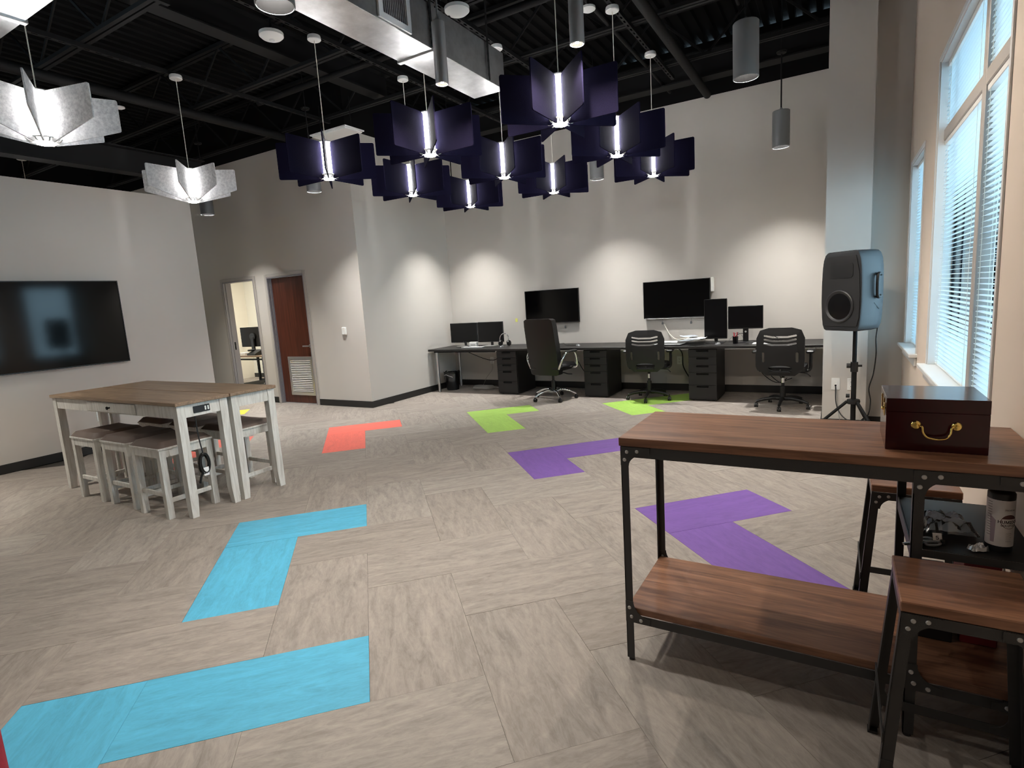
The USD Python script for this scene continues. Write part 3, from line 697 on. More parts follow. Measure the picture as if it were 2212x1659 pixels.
# ------------------------------------------------------------------ long desk
DT, DY0, DY1 = .74, 7.57, 8.34
t = thing('long_desk', 'long black desk worktop along the back wall on a metal leg at the left', 'desk', (-3.1, 7.95, 0))
seams = [-6.115, -4.12, -2.10, COLX0 - .004]
for a, b in zip(seams[:-1], seams[1:]):
    obj('worktop', bx(a + 3.1 + .001, b + 3.1 - .001, DY0 - 7.95, DY1 - 7.95, DT - .034, DT, b=.003), 'black_board', t)
for y in (DY0 + .06, DY1 - .06):
    obj('leg', cyl(.024, 0, DT - .034, 20, -5.975 + 3.1, y - 7.95), 'brushed_steel', t, smooth=30)
obj('edge_rail', bx(-6.0 + 3.1, -4.78 + 3.1, DY0 + .02 - 7.95, DY0 + .05 - 7.95, DT - .055, DT - .034), 'black_steel', t)

def drawers(name, label, x0, x1, first=None):
    w = x1 - x0; D = .60
    t = thing(name, label, 'drawer unit', ((x0 + x1) / 2, DY0 + .03, 0), group='black drawer units under the desk')
    obj('carcass', bx(-w / 2, w / 2, .02, D, .012, DT - .036, b=.002), 'drawer_black', t)
    for sx in (-1, 1):
        for y in (.06, D - .06): obj('foot', cyl(.018, 0, .012, 12, sx * (w / 2 - .05), y), 'black_plastic', t)
    zs = [.035, .215, .385, .49, .595, .695]
    for a, b in zip(zs[:-1], zs[1:]):
        slot = rrect(-.085, .085, b - .028, b + .02, .02).intersection(sg.box(-1, 0, 1, b - .006))
        f = obj('drawer_front', xz(sg.box(-w / 2 + .004, a + .002, w / 2 - .004, b - .002).difference(rrect(-.08, .08, b - .034, b - .008, .011)), 0, .0195), 'drawer_black', t)
        obj('handle_slot', bx(-.082, .082, .0197, .0199, b - .036, b - .006), 'dark_hole', f)
    return t
u = drawers('drawer_unit', 'black drawer unit nearest the wire waste bin', -4.75, -4.385)
dup(u, (-3.06, DY0 + .03, 0), 0, 'black drawer unit right of the leather chair')
dup(u, (-1.545, DY0 + .03, 0), 0, 'black drawer unit between the two mesh chairs')

# wire bin with liner
t = thing('waste_bin', 'round wire waste bin with a clear liner under the desk left end', 'bin', (-5.87, 7.88, 0))
obj('mesh_wall', lathe([(.105, .004), (.14, .30), (.142, .30), (.107, .004)], 32), 'bin_mesh', t, smooth=40)
obj('bin_bottom', lathe([(0, .0), (.106, 0), (.106, .006), (0, .006)], 24), 'black_steel', t)
obj('rim', lathe([(.138, .296), (.146, .298), (.146, .312), (.138, .312), (.138, .296)], 32), 'black_steel', t, smooth=40)
lp = [(.142, .16), (.146, .24), (.148, .318), (.143, .322), (.12, .29), (.09, .10), (0, .08)]
lm = lathe(lp, 32); vv = np.array(lm.vertices); vv[:, 2] += .012 * np.sin(7 * np.arctan2(vv[:, 1], vv[:, 0])) * (vv[:, 2] > .15); lm.vertices = vv
obj('liner', lm, 'clear_film', t, smooth=60)
obj('liner_knot', tube(spline([(-.09, -.11, .26), (-.03, -.14, .28), (.02, -.135, .262), (.09, -.115, .235)], 5), .006, 6), 'paper', t)

# cables under and on the desk
def cable(label, pts, r=.004, m='cord_black', name='cable'):
    obj(name, tube(spline(pts, 7), r, 7), m, label=label, cat='cable', smooth=60)
coil = []
for k in range(60):
    a = k * .42; coil.append((-5.32 + .21 * math.cos(a) * (1 - k * .002), 8.02 + .12 * math.sin(a), .012 + k * .0007 + .004 * math.sin(3 * a)))
cable('loose grey coil of cable on the floor under the desk', coil + [(-4.98, 8.0, .03), (-4.86, 7.96, .012)], .006, 'cord_grey', 'cable_coil')
cable('black cable slung from the desk underside to the left outlet', [(-5.62, 7.9, .70), (-5.42, 8.2, .52), (-5.33, 8.365, .46), (-5.18, 8.3, .49), (-5.0, 8.1, .54), (-4.84, 8.0, .58)], .006)
cable('thin cable hanging from the left outlet', [(-5.33, 8.36, .44), (-5.32, 8.35, .30), (-5.42, 8.3, .16), (-5.48, 8.26, .02)], .003, 'cord_grey')
cable('black cord running down beside the right-hand outlet', [(-2.40, 8.3, .70), (-2.02, 8.35, .62), (-1.96, 8.33, .35), (-1.78, 8.25, .12), (-1.62, 8.23, .07)], .008)
cable('black cord below the desk behind the leather chair', [(-3.66, 8.36, .44), (-3.56, 8.33, .3), (-3.40, 8.3, .13), (-3.27, 8.27, .08)], .006)
for k, (x, l) in enumerate(((-.98, 'left'), (-.86, 'middle'), (-.70, 'right'))):
    cable(f'{l} thin cord looping under the right end of the desk', [(x, 8.3, .70), (x + .02, 8.33, .5), (x + .07 - .03 * k, 8.34, .3), (-.72 + .05 * k, 8.30, .16), (-.52 - .06 * k, 8.3, .22)], .005)

# ------------------------------------------------------------------ monitors and desk-top things
def monitor(label, loc, w, h, zc, rotz=0, m='screen_matte', foot=(.12, .09), footm='brushed_steel', logo=False):
    t = thing('desk_monitor', label, 'monitor', loc, rotz)
    obj('shell', bx(-w / 2, w / 2, 0, .03, zc - h / 2, zc + h / 2, b=.006), 'black_plastic', t)
    obj('screen', bx(-w / 2 + .007, w / 2 - .007, -.0015, -.0002, zc - h / 2 + .016, zc + h / 2 - .007), m, t)
    obj('neck', bx(-.022, .022, .03, .05, .01, zc, b=.004), 'black_plastic', t)
    obj('stand_foot', bx(-foot[0], foot[0], -foot[1], foot[1] + .03, 0, .012, b=.005), footm, t)
    if logo:
        obj('badge', rot(cyl(.013, 0, .002, 20), 90, (1, 0, 0)).apply_translation((0, .029, zc - h / 2 - .04)), 'white_plastic', t, label='round white badge')
        obj('neck_cover', bx(-.034, .034, .0295, .06, .012, zc - h / 2 + .02, b=.005), 'black_plastic', t)
    return t
monitor('left black monitor of the pair in the back corner', (-5.71, 8.10, DT), .575, .345, .238)
monitor('right black monitor of the pair in the back corner', (-5.155, 8.10, DT), .52, .345, .240, -2)
monitor('black monitor turned upright in front of the silver-edged television', (-1.455, 8.05, DT), .30, .545, .325, 0, foot=(.12, .10), footm='black_plastic')
monitor('black landscape monitor with a round badge on its stand, near the column', (-1.07, 8.02, DT), .435, .305, .335, 0, footm='black_plastic', foot=(.11, .09), logo=True)
t = thing('keyboard', 'silver keyboard before the pair of monitors', 'keyboard', (-5.33, 7.80, DT), 0)
obj('keyboard_base', bx(-.21, .21, -.06, .06, 0, .012, b=.003), 'grey_metal', t)
obj('keys', [bx(-.2 + i * .0268, -.2 + i * .0268 + .0235, -.052 + j * .0215, -.052 + j * .0215 + .018, .012, .017) for i in range(15) for j in range(5)], 'white_plastic', t, kind='stuff')
t = thing('white_box', 'small white box under the pair of monitors', 'box', (-5.43, 7.98, DT)); obj('case', bx(-.075, .075, -.03, .03, 0, .085, b=.004), 'white_plastic', t); obj('front_slot', bx(-.05, .05, -.0312, -.0301, .03, .045), 'cord_grey', t)
cable('black cable crossing in front of the left monitor stand', [(-5.68, 8.02, .83), (-5.58, 7.95, .79), (-5.50, 7.9, .76), (-5.40, 7.9, .746)], .004)
t = thing('headphones', 'black headphones standing beside the right corner monitor', 'headphones', (-4.83, 8.02, DT))
obj('headband', tube(spline([(-.085, 0, .06), (-.09, 0, .13), (-.05, 0, .195), (.02, 0, .21), (.075, 0, .16), (.085, 0, .06)], 6), .008, 8), 'chrome', t, smooth=60)
for sx in (-1, 1): obj('ear_cup', rot(lathe([(0, 0), (.045, 0), (.05, .02), (.042, .04), (0, .045)], 20), sx * 82, (0, 1, 0)).apply_translation((sx * .062, 0, .052)), 'black_leather', t, smooth=40)
def mouse(label, loc, r=0):
    t = thing('computer_mouse', label, 'mouse', loc, r)
    b = trimesh.creation.icosphere(2, 1.0); b.apply_scale((.032, .052, .030)); vv = np.array(b.vertices); vv[:, 2] = np.maximum(vv[:, 2], 0); b.vertices = vv
    obj('mouse_body', b, 'grey_metal', t, smooth=40); obj('scroll_wheel', rot(cyl(.008, -.004, .004, 12), 90, (0, 1, 0)).apply_translation((0, -.026, .024)), 'black_plastic', t)
mouse('grey mouse left of the leather chair on the desk', (-4.79, 7.86, DT)); mouse('grey mouse right of the leather chair', (-3.44, 7.88, DT), 40); mouse('grey mouse beside the upright monitor', (-1.38, 7.78, DT), -20)
cable('thin black cord on the desk behind the leather chair', [(-3.95, 8.2, .745), (-3.78, 8.12, .76), (-3.72, 8.02, .745), (-3.60, 7.96, .744), (-3.46, 7.93, .745)], .003)
t = thing('laptop', 'closed dark laptop on the desk right of the middle mesh chair', 'laptop', (-2.02, 7.80, DT), -3); obj('laptop_base', bx(-.19, .19, -.13, .13, 0, .012, b=.004), 'black_plastic', t); obj('laptop_lid', bx(-.19, .19, -.13, .13, .0125, .02, b=.004), 'grey_metal', t)
PL = ('far left', 'second from left at the back', 'rear middle', 'front middle', 'nearest the monitor foot', 'front left')
sheets = [(-2.10, 8.12, 12), (-1.84, 8.12, -20), (-1.70, 8.22, 35), (-1.68, 7.98, 8), (-1.66, 7.74, -12), (-1.78, 7.90, 22)]
for k, (x, y, r) in enumerate(sheets):
    z = DT + .003 + .013 * (k % 3)
    n = 7; g = np.array([(i / n - .5, j / n - .5) for j in range(n + 1) for i in range(n + 1)])
    hgt = .012 + .010 * meshkit.noise(np.c_[g * 3 + k * 5.1, np.full(len(g), k)], k)
    top = np.c_[g * (.21, .28), hgt + .012 * k * .6]; bot = top - (0, 0, .0012)
    ff = [q for j in range(n) for i in range(n) for a in [j * (n + 1) + i] for q in ((a, a + 1, a + n + 2), (a, a + n + 2, a + n + 1))]
    nn = len(g); fb = [(nn + a, nn + c, nn + b) for a, b, c in ff]
    obj('paper_sheet', trimesh.Trimesh(np.vstack([top, bot]), ff + fb, process=False), 'paper' if k % 2 == 0 else 'paper_blue', smooth=True, label=f'loose curled sheet by the upright monitor, {PL[k]}', cat='paper', loc=(x, y, DT + .024 * k * .5), rotz=r)
obj('white_folder', bx(-.15, .15, -.07, .10, .0, .012, b=.003), 'paper', label='white folder on the desk behind the right mesh chair', cat='folder', loc=(-.80, 7.78, DT))
t = thing('pen_cup', 'dark pencil cup with red pens beside the landscape monitor', 'cup', (-1.17, 7.86, DT)); obj('cup_body', lathe([(.030, .002), (.034, .095), (.036, .095), (.032, 0), (0, 0), (0, .004), (.028, .004)], 20), 'screen_matte', t, smooth=40)
for k, (dx, dy, m) in enumerate(((-.012, 0, 'red_plastic'), (.008, .01, 'red_plastic'), (.015, -.008, 'black_plastic'), (-.004, -.014, 'red_plastic'))):
    obj('pen', tube([(dx * .3, dy * .3, .01), (dx, dy, .075), (dx * 2.2, dy * 2.2, .15)], .004, 7), m, t)
for k in range(5):
    x0 = (-1.32, -1.26, -.93, -.90, -.86)[k]
    cable(f'thin grey cable tangle strand {("left", "lower left", "centre", "right", "far right")[k]} behind the landscape monitor', [(x0, 8.22, .745), (x0 + .05, 8.25, .80 + .02 * k), (x0 + .13, 8.22, .86 - .015 * k), (x0 + .2, 8.2, .78), (x0 + .16 + .02 * k, 8.12, .745)], .004, 'cord_black' if k % 2 else 'cord_grey')
cable('white cable falling from the silver-edged television to the desk', [(-2.24, 8.36, 1.0), (-2.20, 8.33, .93), (-2.13, 8.28, .84), (-2.02, 8.24, .778), (-1.85, 8.25, .80)], .008, 'cord_white')

# ------------------------------------------------------------------ chairs
def caster(x, y, z=0):
    return [rot(cyl(.026, -.02, -.004, 14), 90, (0, 1, 0)).apply_translation((x, y, .026)), rot(cyl(.026, .004, .02, 14), 90, (0, 1, 0)).apply_translation((x, y, .026)), bx(x - .012, x + .012, y - .012, y + .012, .03, .062)]
def star_base(t, R, m, arch=0.0, start=18, w=.03):
    for k in range(5):
        a = math.radians(start + 72 * k); c, s = math.cos(a), math.sin(a)
        pts = spline([(c * .03, s * .03, .105 + arch * .3), (c * R * .35, s * R * .35, .11 + arch), (c * R * .7, s * R * .7, .098 + arch * .6), (c * R, s * R, .072)], 5)
        b = obj('base_arm', tube(pts, np.linspace(w, w * .62, len(pts)), 8), m, t, smooth=50)
        obj('caster', caster(c * R, s * R), 'black_plastic', b)
def task_chair(label, loc, rotz):
    t = thing('mesh_chair', label, 'office chair', loc, rotz, 'black mesh office chairs')
    star_base(t, .30, 'black_plastic', 0, 54, .026)
    obj('gas_lift', [cyl(.032, .09, .26, 18), cyl(.018, .26, .42, 18)], 'black_plastic', t, smooth=40)
    obj('lift_collar', cyl(.02, .30, .36, 18), 'chrome', t, smooth=40)
    obj('mechanism', bx(-.08, .08, -.10, .12, .40, .455, b=.01), 'black_plastic', t)
    obj('tilt_lever', tube(spline([(.06, -.02, .425), (.18, -.03, .43), (.26, -.03, .42), (.30, -.03, .385)], 4), .006, 7), 'black_plastic', t)
    seat = ext(rrect(-.25, .25, -.22, .26, .09, 6), .06); seat.apply_translation((0, 0, .455))
    obj('seat', seat, 'black_mesh', t, smooth=40)
    # shell back seen from behind, camera side is -y
    out = sg.Polygon([(-.235, .50), (-.245, .62), (-.245, .86), (-.21, .945), (-.12, .972), (.12, .972), (.21, .945), (.245, .86), (.245, .62), (.235, .50), (.15, .43), (-.15, .43)]).buffer(.012, quad_segs=4)
    holes = [sg.LineString([(-.165, z + .008), (-.08, z - .008), (.08, z - .008), (.165, z + .008)]).buffer(.011, quad_segs=3) for z in (.885, .84, .795)]
    holes += [rrect(-.195, -.165, .58, .70, .014, 3), rrect(.165, .195, .58, .70, .014, 3), affinity.scale(sg.Point(0, .505).buffer(1, quad_segs=8), .13, .035)]
    back = xz(out.difference(unary_union(holes)), -.275, -.255); back = back.subdivide().subdivide()
    vv = np.array(back.vertices); vv[:, 1] += .45 * vv[:, 0] ** 2 + .55 * (vv[:, 2] - .65) ** 2 - .10 * (vv[:, 2] - .45); back.vertices = vv
    obj('backrest', back, 'black_mesh', t, smooth=40)
    obj('back_bracket', [bar((0, -.255, .47), (0, -.02, .43), .05, .02), bx(-.12, .12, -.275, -.235, .445, .475, b=.008)], 'black_plastic', t)
    for s in (-1, 1):
        a = obj('armrest', tube(spline([(s * .16, 0, .445), (s * .28, .02, .455), (s * .295, .02, .56), (s * .295, .02, .665)], 5), .018, 8), 'black_plastic', t, smooth=50)
        obj('arm_pad', bx(s * .295 - .045, s * .295 + .045, -.10, .14, .665, .70, b=.014), 'black_leather', a)
    return t
c1 = task_chair('middle black mesh-backed office chair at the desk', (-2.27, 7.62, 0), 6)
dup(c1, (-.565, 7.42, 0), -3, 'black mesh-backed office chair beside the column')
t = thing('leather_chair', 'tall black leather office chair with a chrome base', 'office chair', (-3.64, 7.37, 0), -7)
star_base(t, .33, 'chrome', .03, 30, .024)
obj('gas_lift', [cyl(.03, .10, .28, 18), cyl(.018, .28, .42, 18)], 'black_plastic', t, smooth=40)
obj('mechanism', bx(-.09, .09, -.12, .12, .39, .44, b=.01), 'black_plastic', t)
obj('tilt_lever', tube(spline([(.06, 0, .41), (.2, -.02, .405), (.27, -.02, .39), (.34, -.02, .39)], 4), .008, 7), 'black_plastic', t)
obj('seat', bx(-.26, .26, -.24, .28, .44, .54, b=.04), 'black_leather', t, smooth=40)
prof = [(-.235, .40), (-.245, .46), (-.25, .75), (-.245, 1.10), (-.235, 1.185), (-.20, 1.205), (.20, 1.205), (.235, 1.185), (.245, 1.10), (.25, .75), (.245, .46), (.235, .40), (.2, .385), (-.2, .385)]
bk = xz(sg.Polygon(prof), -.335, -.225); bk = bk.subdivide().subdivide()
vv = np.array(bk.vertices); vv[:, 1] += .16 * (vv[:, 2] - .42) * -1 + .35 * vv[:, 0] ** 2 + .10
bk.vertices = vv
obj('backrest', bk, 'black_leather', t, smooth=50)
for z in (.62, .78, .94, 1.08):
    obj('back_cushion', bx(-.21, .21, -.145 - .16 * (z - .42), -.06 - .16 * (z - .42), z - .075, z + .075, b=.035), 'black_leather', t, smooth=40)
for s in (-1, 1):
    a = obj('armrest', tube(spline([(s * .24, .16, .46), (s * .32, .17, .50), (s * .325, .10, .70), (s * .325, -.10, .71), (s * .30, -.20, .62), (s * .24, -.21, .48)], 6), .017, 9), 'chrome', t, smooth=50)
    obj('arm_pad', bx(s * .325 - .032, s * .325 + .032, -.12, .14, .705, .735, b=.012), 'black_leather', a)
obj('chair_bolt', [mv(trimesh.creation.icosphere(2, .018), -.27, -.2, .645)], 'chrome', t, smooth=True)

# ------------------------------------------------------------------ loudspeaker on tripod
SX, SY = .135, 5.88
t = thing('tripod_stand', 'black tripod speaker stand in front of the column', 'speaker stand', (SX, SY, 0))
obj('lower_pole', cyl(.021, .03, .72, 20), 'black_steel', t, smooth=40); obj('upper_pole', cyl(.0175, .72, 1.032, 20), 'black_steel', t, smooth=40)
obj('height_collar', [cyl(.03, .66, .75, 20)], 'black_plastic', t, smooth=40)
obj('clamp_knob', [rot(cyl(.022, 0, .03, 8), -90, (0, 1, 0)).apply_translation((-.03, 0, .715)), rot(cyl(.01, 0, .03, 10), 90, (0, 1, 0)).apply_translation((.03, 0, .715))], 'black_plastic', t)
obj('leg_hub', [lathe([(.021, .36), (.05, .365), (.055, .385), (.05, .405), (.021, .41)], 20)], 'black_plastic', t, smooth=40)
obj('brace_collar', cyl(.034, .12, .16, 18), 'black_plastic', t, smooth=40)
obj('hub_knob', rot(cyl(.018, 0, .03, 8), -90, (0, 1, 0)).apply_translation((-.03, -.015, .44)), 'black_plastic', t)
for k, a in enumerate((186, 306, 66)):
    c, s = math.cos(math.radians(a)), math.sin(math.radians(a)); R = .47
    L = obj('leg', tube([(c * .05, s * .05, .385), (c * R * .5, s * R * .5, .205), (c * R, s * R, .02)], .0135, 10), 'black_steel', t, smooth=40)
    obj('brace', bar((c * .03, s * .03, .14), (c * R * .55, s * R * .55, .19), .018, .006), 'black_steel', L)
    obj('rubber_foot', tube([(c * (R - .02), s * (R - .02), .026), (c * (R + .015), s * (R + .015), .013)], .018, 10), 'black_plastic', L)
SW, SD, SH, SYAW = .40, .34, .69, -40
t = thing('loudspeaker', 'black plastic loudspeaker on the tripod stand', 'loudspeaker', (SX, SY, 1.045), SYAW)
# cross-section stack: wide front at -y, narrow back at +y, rounded in front view
def spk(z, k):
    w = SW / 2 * k
    return [(-w, -.17), (-w * .98, -.185), (w * .98, -.185), (w, -.17), (w * .97, .0), (w * .72, .14), (w * .6, .155), (-w * .6, .155), (-w * .72, .14), (-w * .97, .0)]
zs = [0, .012, .05, .12, .25, .40, .55, .62, .665, .685, .69]; ks = [.76, .84, .92, .965, 1.0, 1.0, .965, .915, .83, .74, .64]; ds = [.80, .90, .97, 1, 1, 1, 1, .98, .93, .82, .72]
rows = [np.array([(x * 1, y * dd if y > 0 else y * (.97 if dd < .85 else 1), z) for x, y in spk(z, k)]) for z, k, dd in zip(zs, ks, ds)]
n = 10; V3 = np.vstack(rows + [rows[0].mean(0)[None], rows[-1].mean(0)[None]])
FF = [q for i in range(len(rows) - 1) for j in range(n) for q in ((i * n + j, i * n + (j + 1) % n, (i + 1) * n + (j + 1) % n), (i * n + j, (i + 1) * n + (j + 1) % n, (i + 1) * n + j))]
c0 = len(rows) * n; FF += [(c0, (j + 1) % n, j) for j in range(n)] + [(c0 + 1, (len(rows) - 1) * n + j, (len(rows) - 1) * n + (j + 1) % n) for j in range(n)]
obj('cabinet', trimesh.Trimesh(V3, FF, process=False), 'speaker_body', t, smooth=38)
gr = sg.Polygon([(-.155, .05), (-.172, .12), (-.178, .3), (-.168, .5), (-.135, .64), (.135, .64), (.168, .5), (.178, .3), (.172, .12), (.155, .05)]).buffer(.008)
obj('front_grille', xz(gr, -.192, -.186), 'grille_grey', t)
wf = rot(lathe([(.138, 0), (.142, .006), (.134, .011), (.122, .006), (.116, -.0), (.138, 0)], 40), 90, (1, 0, 0)).apply_translation((-.01, -.192, .215))
obj('woofer_ring', wf, 'ring_grey', t, smooth=40); obj('woofer_cone', rot(lathe([(0, .004), (.05, .006), (.112, .001), (.112, .0), (0, 0)], 32), 90, (1, 0, 0)).apply_translation((-.01, -.1925, .215)), 'screen_matte', t, smooth=40)
obj('horn', xz(rrect(-.12, .12, .46, .59, .03), -.196, -.1925), 'black_plastic', t)
sd = [(SW / 2 * .985, z) for z in (.28, .48)]
hs = obj('side_handle', tube(spline([(.165, .08, .475), (.2, .03, .478), (.214, -.02, .465), (.214, -.02, .30), (.2, .03, .287), (.165, .08, .29)], 5), .014, 8), 'black_plastic', t, smooth=50)
obj('handle_recess', [rot(bx(.178, .188, .0, .05, .455, .485, b=.004), -14), rot(bx(.178, .188, -.02, .05, .275, .30, b=.004), -14)], 'dark_hole', hs)
obj('side_rib', [bar((.193, -.03, .235), (.186, .04, .18), .006, .006), ], 'speaker_body', t)
obj('pole_socket', cyl(.024, -.012, 0, 18, 0, -.01), 'black_plastic', t)
cable('black speaker cable hanging down to the corner floor', [(.31, 6.0, 1.07), (.30, 6.02, .95), (.305, 6.03, .80), (.29, 6.05, .62), (.26, 6.05, .48), (.275, 6.06, .35), (.25, 6.02, .22), (.15, 6.05, .15), (.05, 6.1, .20), (.0, 6.2, .30), (-.009, 6.37, .44)], .0055, name='speaker_cable')
cable('thin cable dropping from the data plate to the floor', [(-.005, 6.385, .44), (.0, 6.34, .40), (.02, 6.33, .2), (.05, 6.3, .01)], .003, 'cord_grey')

# ------------------------------------------------------------------ tall whitewashed tables and stools
TX0, TX1, TZ = -6.30, -4.215, .90
def tall_table(label, y0, y1, outlet_=False):
    w, dd = TX1 - TX0, y1 - y0
    t = thing('counter_table', label, 'table', ((TX0 + TX1) / 2, (y0 + y1) / 2, 0), group='whitewashed counter tables')
    a, b = w / 2, dd / 2
    obj('tabletop', bx(-a, a, -b, b, TZ - .026, TZ, b=.004), 'oak_grey', t)
    lw = .062
    for sx in (-1, 1):
        for sy in (-1, 1):
            x, y = sx * (a - .018 - lw / 2), sy * (b - .014 - lw / 2)
            pts = []
            for z, k, o in ((0, .62, .2), (.14, 1, 0), (TZ - .0265, 1, 0)):
                for ex in (-1, 1):
                    for ey in (-1, 1): pts.append((x + ex * lw / 2 * (k if ex == -sx else 1), y + ey * lw / 2 * (k if ey == -sy else 1), z))
            V4 = np.array(pts); q = [0, 1, 3, 2]
            F4 = [f for i in range(2) for j in range(4) for p, r in [(q[j], q[(j + 1) % 4])] for f in ((i * 4 + p, i * 4 + r, (i + 1) * 4 + r), (i * 4 + p, (i + 1) * 4 + r, (i + 1) * 4 + p))] + [(0, 1, 3), (0, 3, 2), (8, 11, 9), (8, 10, 11)]
            m = trimesh.Trimesh(V4, F4, process=False); m.fix_normals()
            obj('leg', m, 'whitewash', t)
    za, zb = TZ - .125, TZ - .0265
    d0 = (-5.62 - (TX0 + TX1) / 2, -4.83 - (TX0 + TX1) / 2)
    for sy in (-1, 1):
        y = sy * (b - .03)
        obj('apron', [bx(-a + .08, a - .08, y - .009, y + .009, za, zb)], 'whitewash', t)
    for sx in (-1, 1):
        x = sx * (a - .034)
        obj('end_apron', bx(x - .009, x + .009, -b + .076, b - .076, za, zb), 'whitewash', t)
    yf = -(b - .03) - .009
    dr = obj('drawer', bx(d0[0], d0[1], yf - .010, yf - .0005, za + .008, zb - .008, b=.003), 'whitewash', t)
    obj('drawer_knob', [rot(lathe([(0, 0), (.007, .001), (.006, .012), (.014, .018), (.013, .026), (0, .028)], 14), 90, (1, 0, 0)).apply_translation((sum(d0) / 2, yf - .010, (za + zb) / 2))], 'black_steel', dr, smooth=40)
    if outlet_:
        x = a - .034 + .0095
        p = obj('power_outlet', bx(x, x + .006, -.075, .055, (za + zb) / 2 - .026, (za + zb) / 2 + .026, b=.002), 'black_plastic', t)
        for yy in (.018, .040): obj('charging_port', bx(x + .0062, x + .008, yy - .006, yy + .006, (za + zb) / 2 - .016, (za + zb) / 2 + .016, b=.001), 'white_plastic', p)
    return t
tall_table('front whitewashed counter table with a drawer and a side outlet', 2.235, 2.664, True)
tall_table('rear whitewashed counter table standing flush behind the other', 2.672, 3.10)
def stool(label, loc, rotz):
    t = thing('counter_stool', label, 'stool', loc, rotz, 'whitewashed padded counter stools')
    a, b, Z = .205, .205, .60
    lw = .046
    for sx in (-1, 1):
        for sy in (-1, 1):
            x, y = sx * (a - lw / 2), sy * (b - lw / 2)
            obj('leg', bar((x, y, 0), (x, y, Z - .058), lw), 'whitewash', t)
    obj('seat_frame', bx(-a - .008, a + .008, -b - .008, b + .008, Z - .058, Z - .042, b=.003), 'whitewash', t)
    for s in (-1, 1):
        obj('seat_rail', bx(-a + .047, a - .047, s * (b - .012) - .010, s * (b - .012) + .010, Z - .118, Z - .0585), 'whitewash', t)
        obj('seat_rail', bx(s * (a - .012) - .010, s * (a - .012) + .010, -b + .047, b - .047, Z - .118, Z - .0585), 'whitewash', t)
        obj('stretcher', bx(-a + .047, a - .047, s * (b - .023) - .010, s * (b - .023) + .010, .17, .205, b=.003), 'whitewash', t)
        obj('stretcher', bx(s * (a - .023) - .010, s * (a - .023) + .010, -b + .047, b - .047, .12, .155, b=.003), 'whitewash', t)
    # padded saddle seat
    n = 12; g = np.array([(i / n * 2 - 1, j / n * 2 - 1) for j in range(n + 1) for i in range(n + 1)])
    e = np.clip((1 - np.abs(g)) / .18, 0, 1).min(1); zt = Z - .042 + .042 * np.sqrt(np.maximum(e * (2 - e), 0)) - .006 * (1 - g[:, 0] ** 2)
    top = np.c_[g * (a + .002, b + .002), zt]; ff = [q for j in range(n) for i in range(n) for k in [j * (n + 1) + i] for q in ((k, k + 1, k + n + 2), (k, k + n + 2, k + n + 1))]
    bot = np.c_[g * (a + .002, b + .002), np.full(len(g), Z - .0418)]; nn = len(g)
    obj('seat_pad', trimesh.Trimesh(np.vstack([top, bot]), ff + [(nn + k, nn + j, nn + i) for i, j, k in ff], process=False), 'seat_pad', t, smooth=60)
    return t
s0 = stool('left front padded stool under the counter table, its pad brightly lit', (-5.63, 2.375, 0), 0)
for x, y, l in ((-5.12, 2.385, 'middle front padded stool under the counter table'), (-4.60, 2.365, 'right front padded stool, nearest the table cord'),
                (-4.585, 2.93, 'rear padded stool at the right end of the counter tables'), (-5.12, 2.95, 'middle rear padded stool behind the counter tables'), (-5.66, 2.95, 'left rear padded stool behind the counter tables')):
    dup(s0, (x, y, 0), 0, l)
t = thing('power_cord', 'black power cord bundle hanging from the counter table outlet', 'cord', (-4.262, 2.40, .42))
obj('cord_drop', tube(spline([(0, -.005, .365), (.012, -.01, .2), (.02, .0, .06), (.02, .0, .03)], 6), .005, 7), 'cord_black', t)
lo = []
for k in range(90):
    a = k * .36; lo.append((.02 + .014 * math.sin(a * .37), .034 * math.cos(a) + .006 * math.sin(a * .21), -.03 + .075 * math.sin(a) + .012 * math.sin(a * .13)))
obj('cord_bundle', tube(spline(lo, 2), .0055, 6), 'cord_black', t); obj('cord_tag', bx(.03, .034, -.02, .022, -.12, -.055), 'paper', t); obj('cord_end', tube(spline([(.02, -.02, -.09), (.02, -.04, -.13), (.018, -.05, -.17)], 4), .009, 7), 'cord_black', t)

# ------------------------------------------------------------------ red pouf at the lower left corner
pf = lathe([(0, 0), (.30, 0), (.345, .03), (.36, .10), (.36, .30), (.34, .37), (.28, .40), (0, .41)], 40)
t = thing('red_pouf', 'red fabric seat edge at the lower left corner', 'pouf', (-2.245, .145, 0)); obj('pouf_body', pf, 'red_fabric', t, smooth=50); obj('piping', lathe([(.343, .355), (.352, .362), (.346, .372), (.338, .366), (.343, .355)], 40), 'red_fabric', t, smooth=50)

# ------------------------------------------------------------------ industrial work table
WX0, WX1, WY0, WY1, WZ, XM = -.73, .534, 2.02, 2.525, .945, .212
t = thing('work_table', 'industrial wooden work table on a black iron frame with shelves', 'work table', ((WX0 + WX1) / 2, (WY0 + WY1) / 2, 0))
cx, cy = (WX0 + WX1) / 2, (WY0 + WY1) / 2
lx = lambda x: x - cx
ly = lambda y: y - cy
obj('tabletop', bx(lx(WX0), lx(WX1), ly(WY0), ly(WY1), WZ - .033, WZ, b=.002), 'walnut', t)
ZA = WZ - .0335
def gusset(x, y, z, sx, sz, yy, w=.032, leg=.075, arm=.115):
    """plate in the xz plane: corner at (x, z), legs along sx and sz, with a round inner fillet"""
    p = sg.Polygon([(0, 0), (arm, 0), (arm, w), (w, leg), (0, leg)])
    corner = sg.box(0, 0, arm, leg).difference(affinity.scale(sg.Point(arm, leg).buffer(1, quad_segs=10), arm - w, leg - w * .75))
    g = affinity.translate(affinity.scale(corner, sx, sz, origin=(0, 0)), x, z)
    m = xz(g, yy, yy + .003)
    if sx * sz < 0: m.fix_normals()
    return m
LG = .03
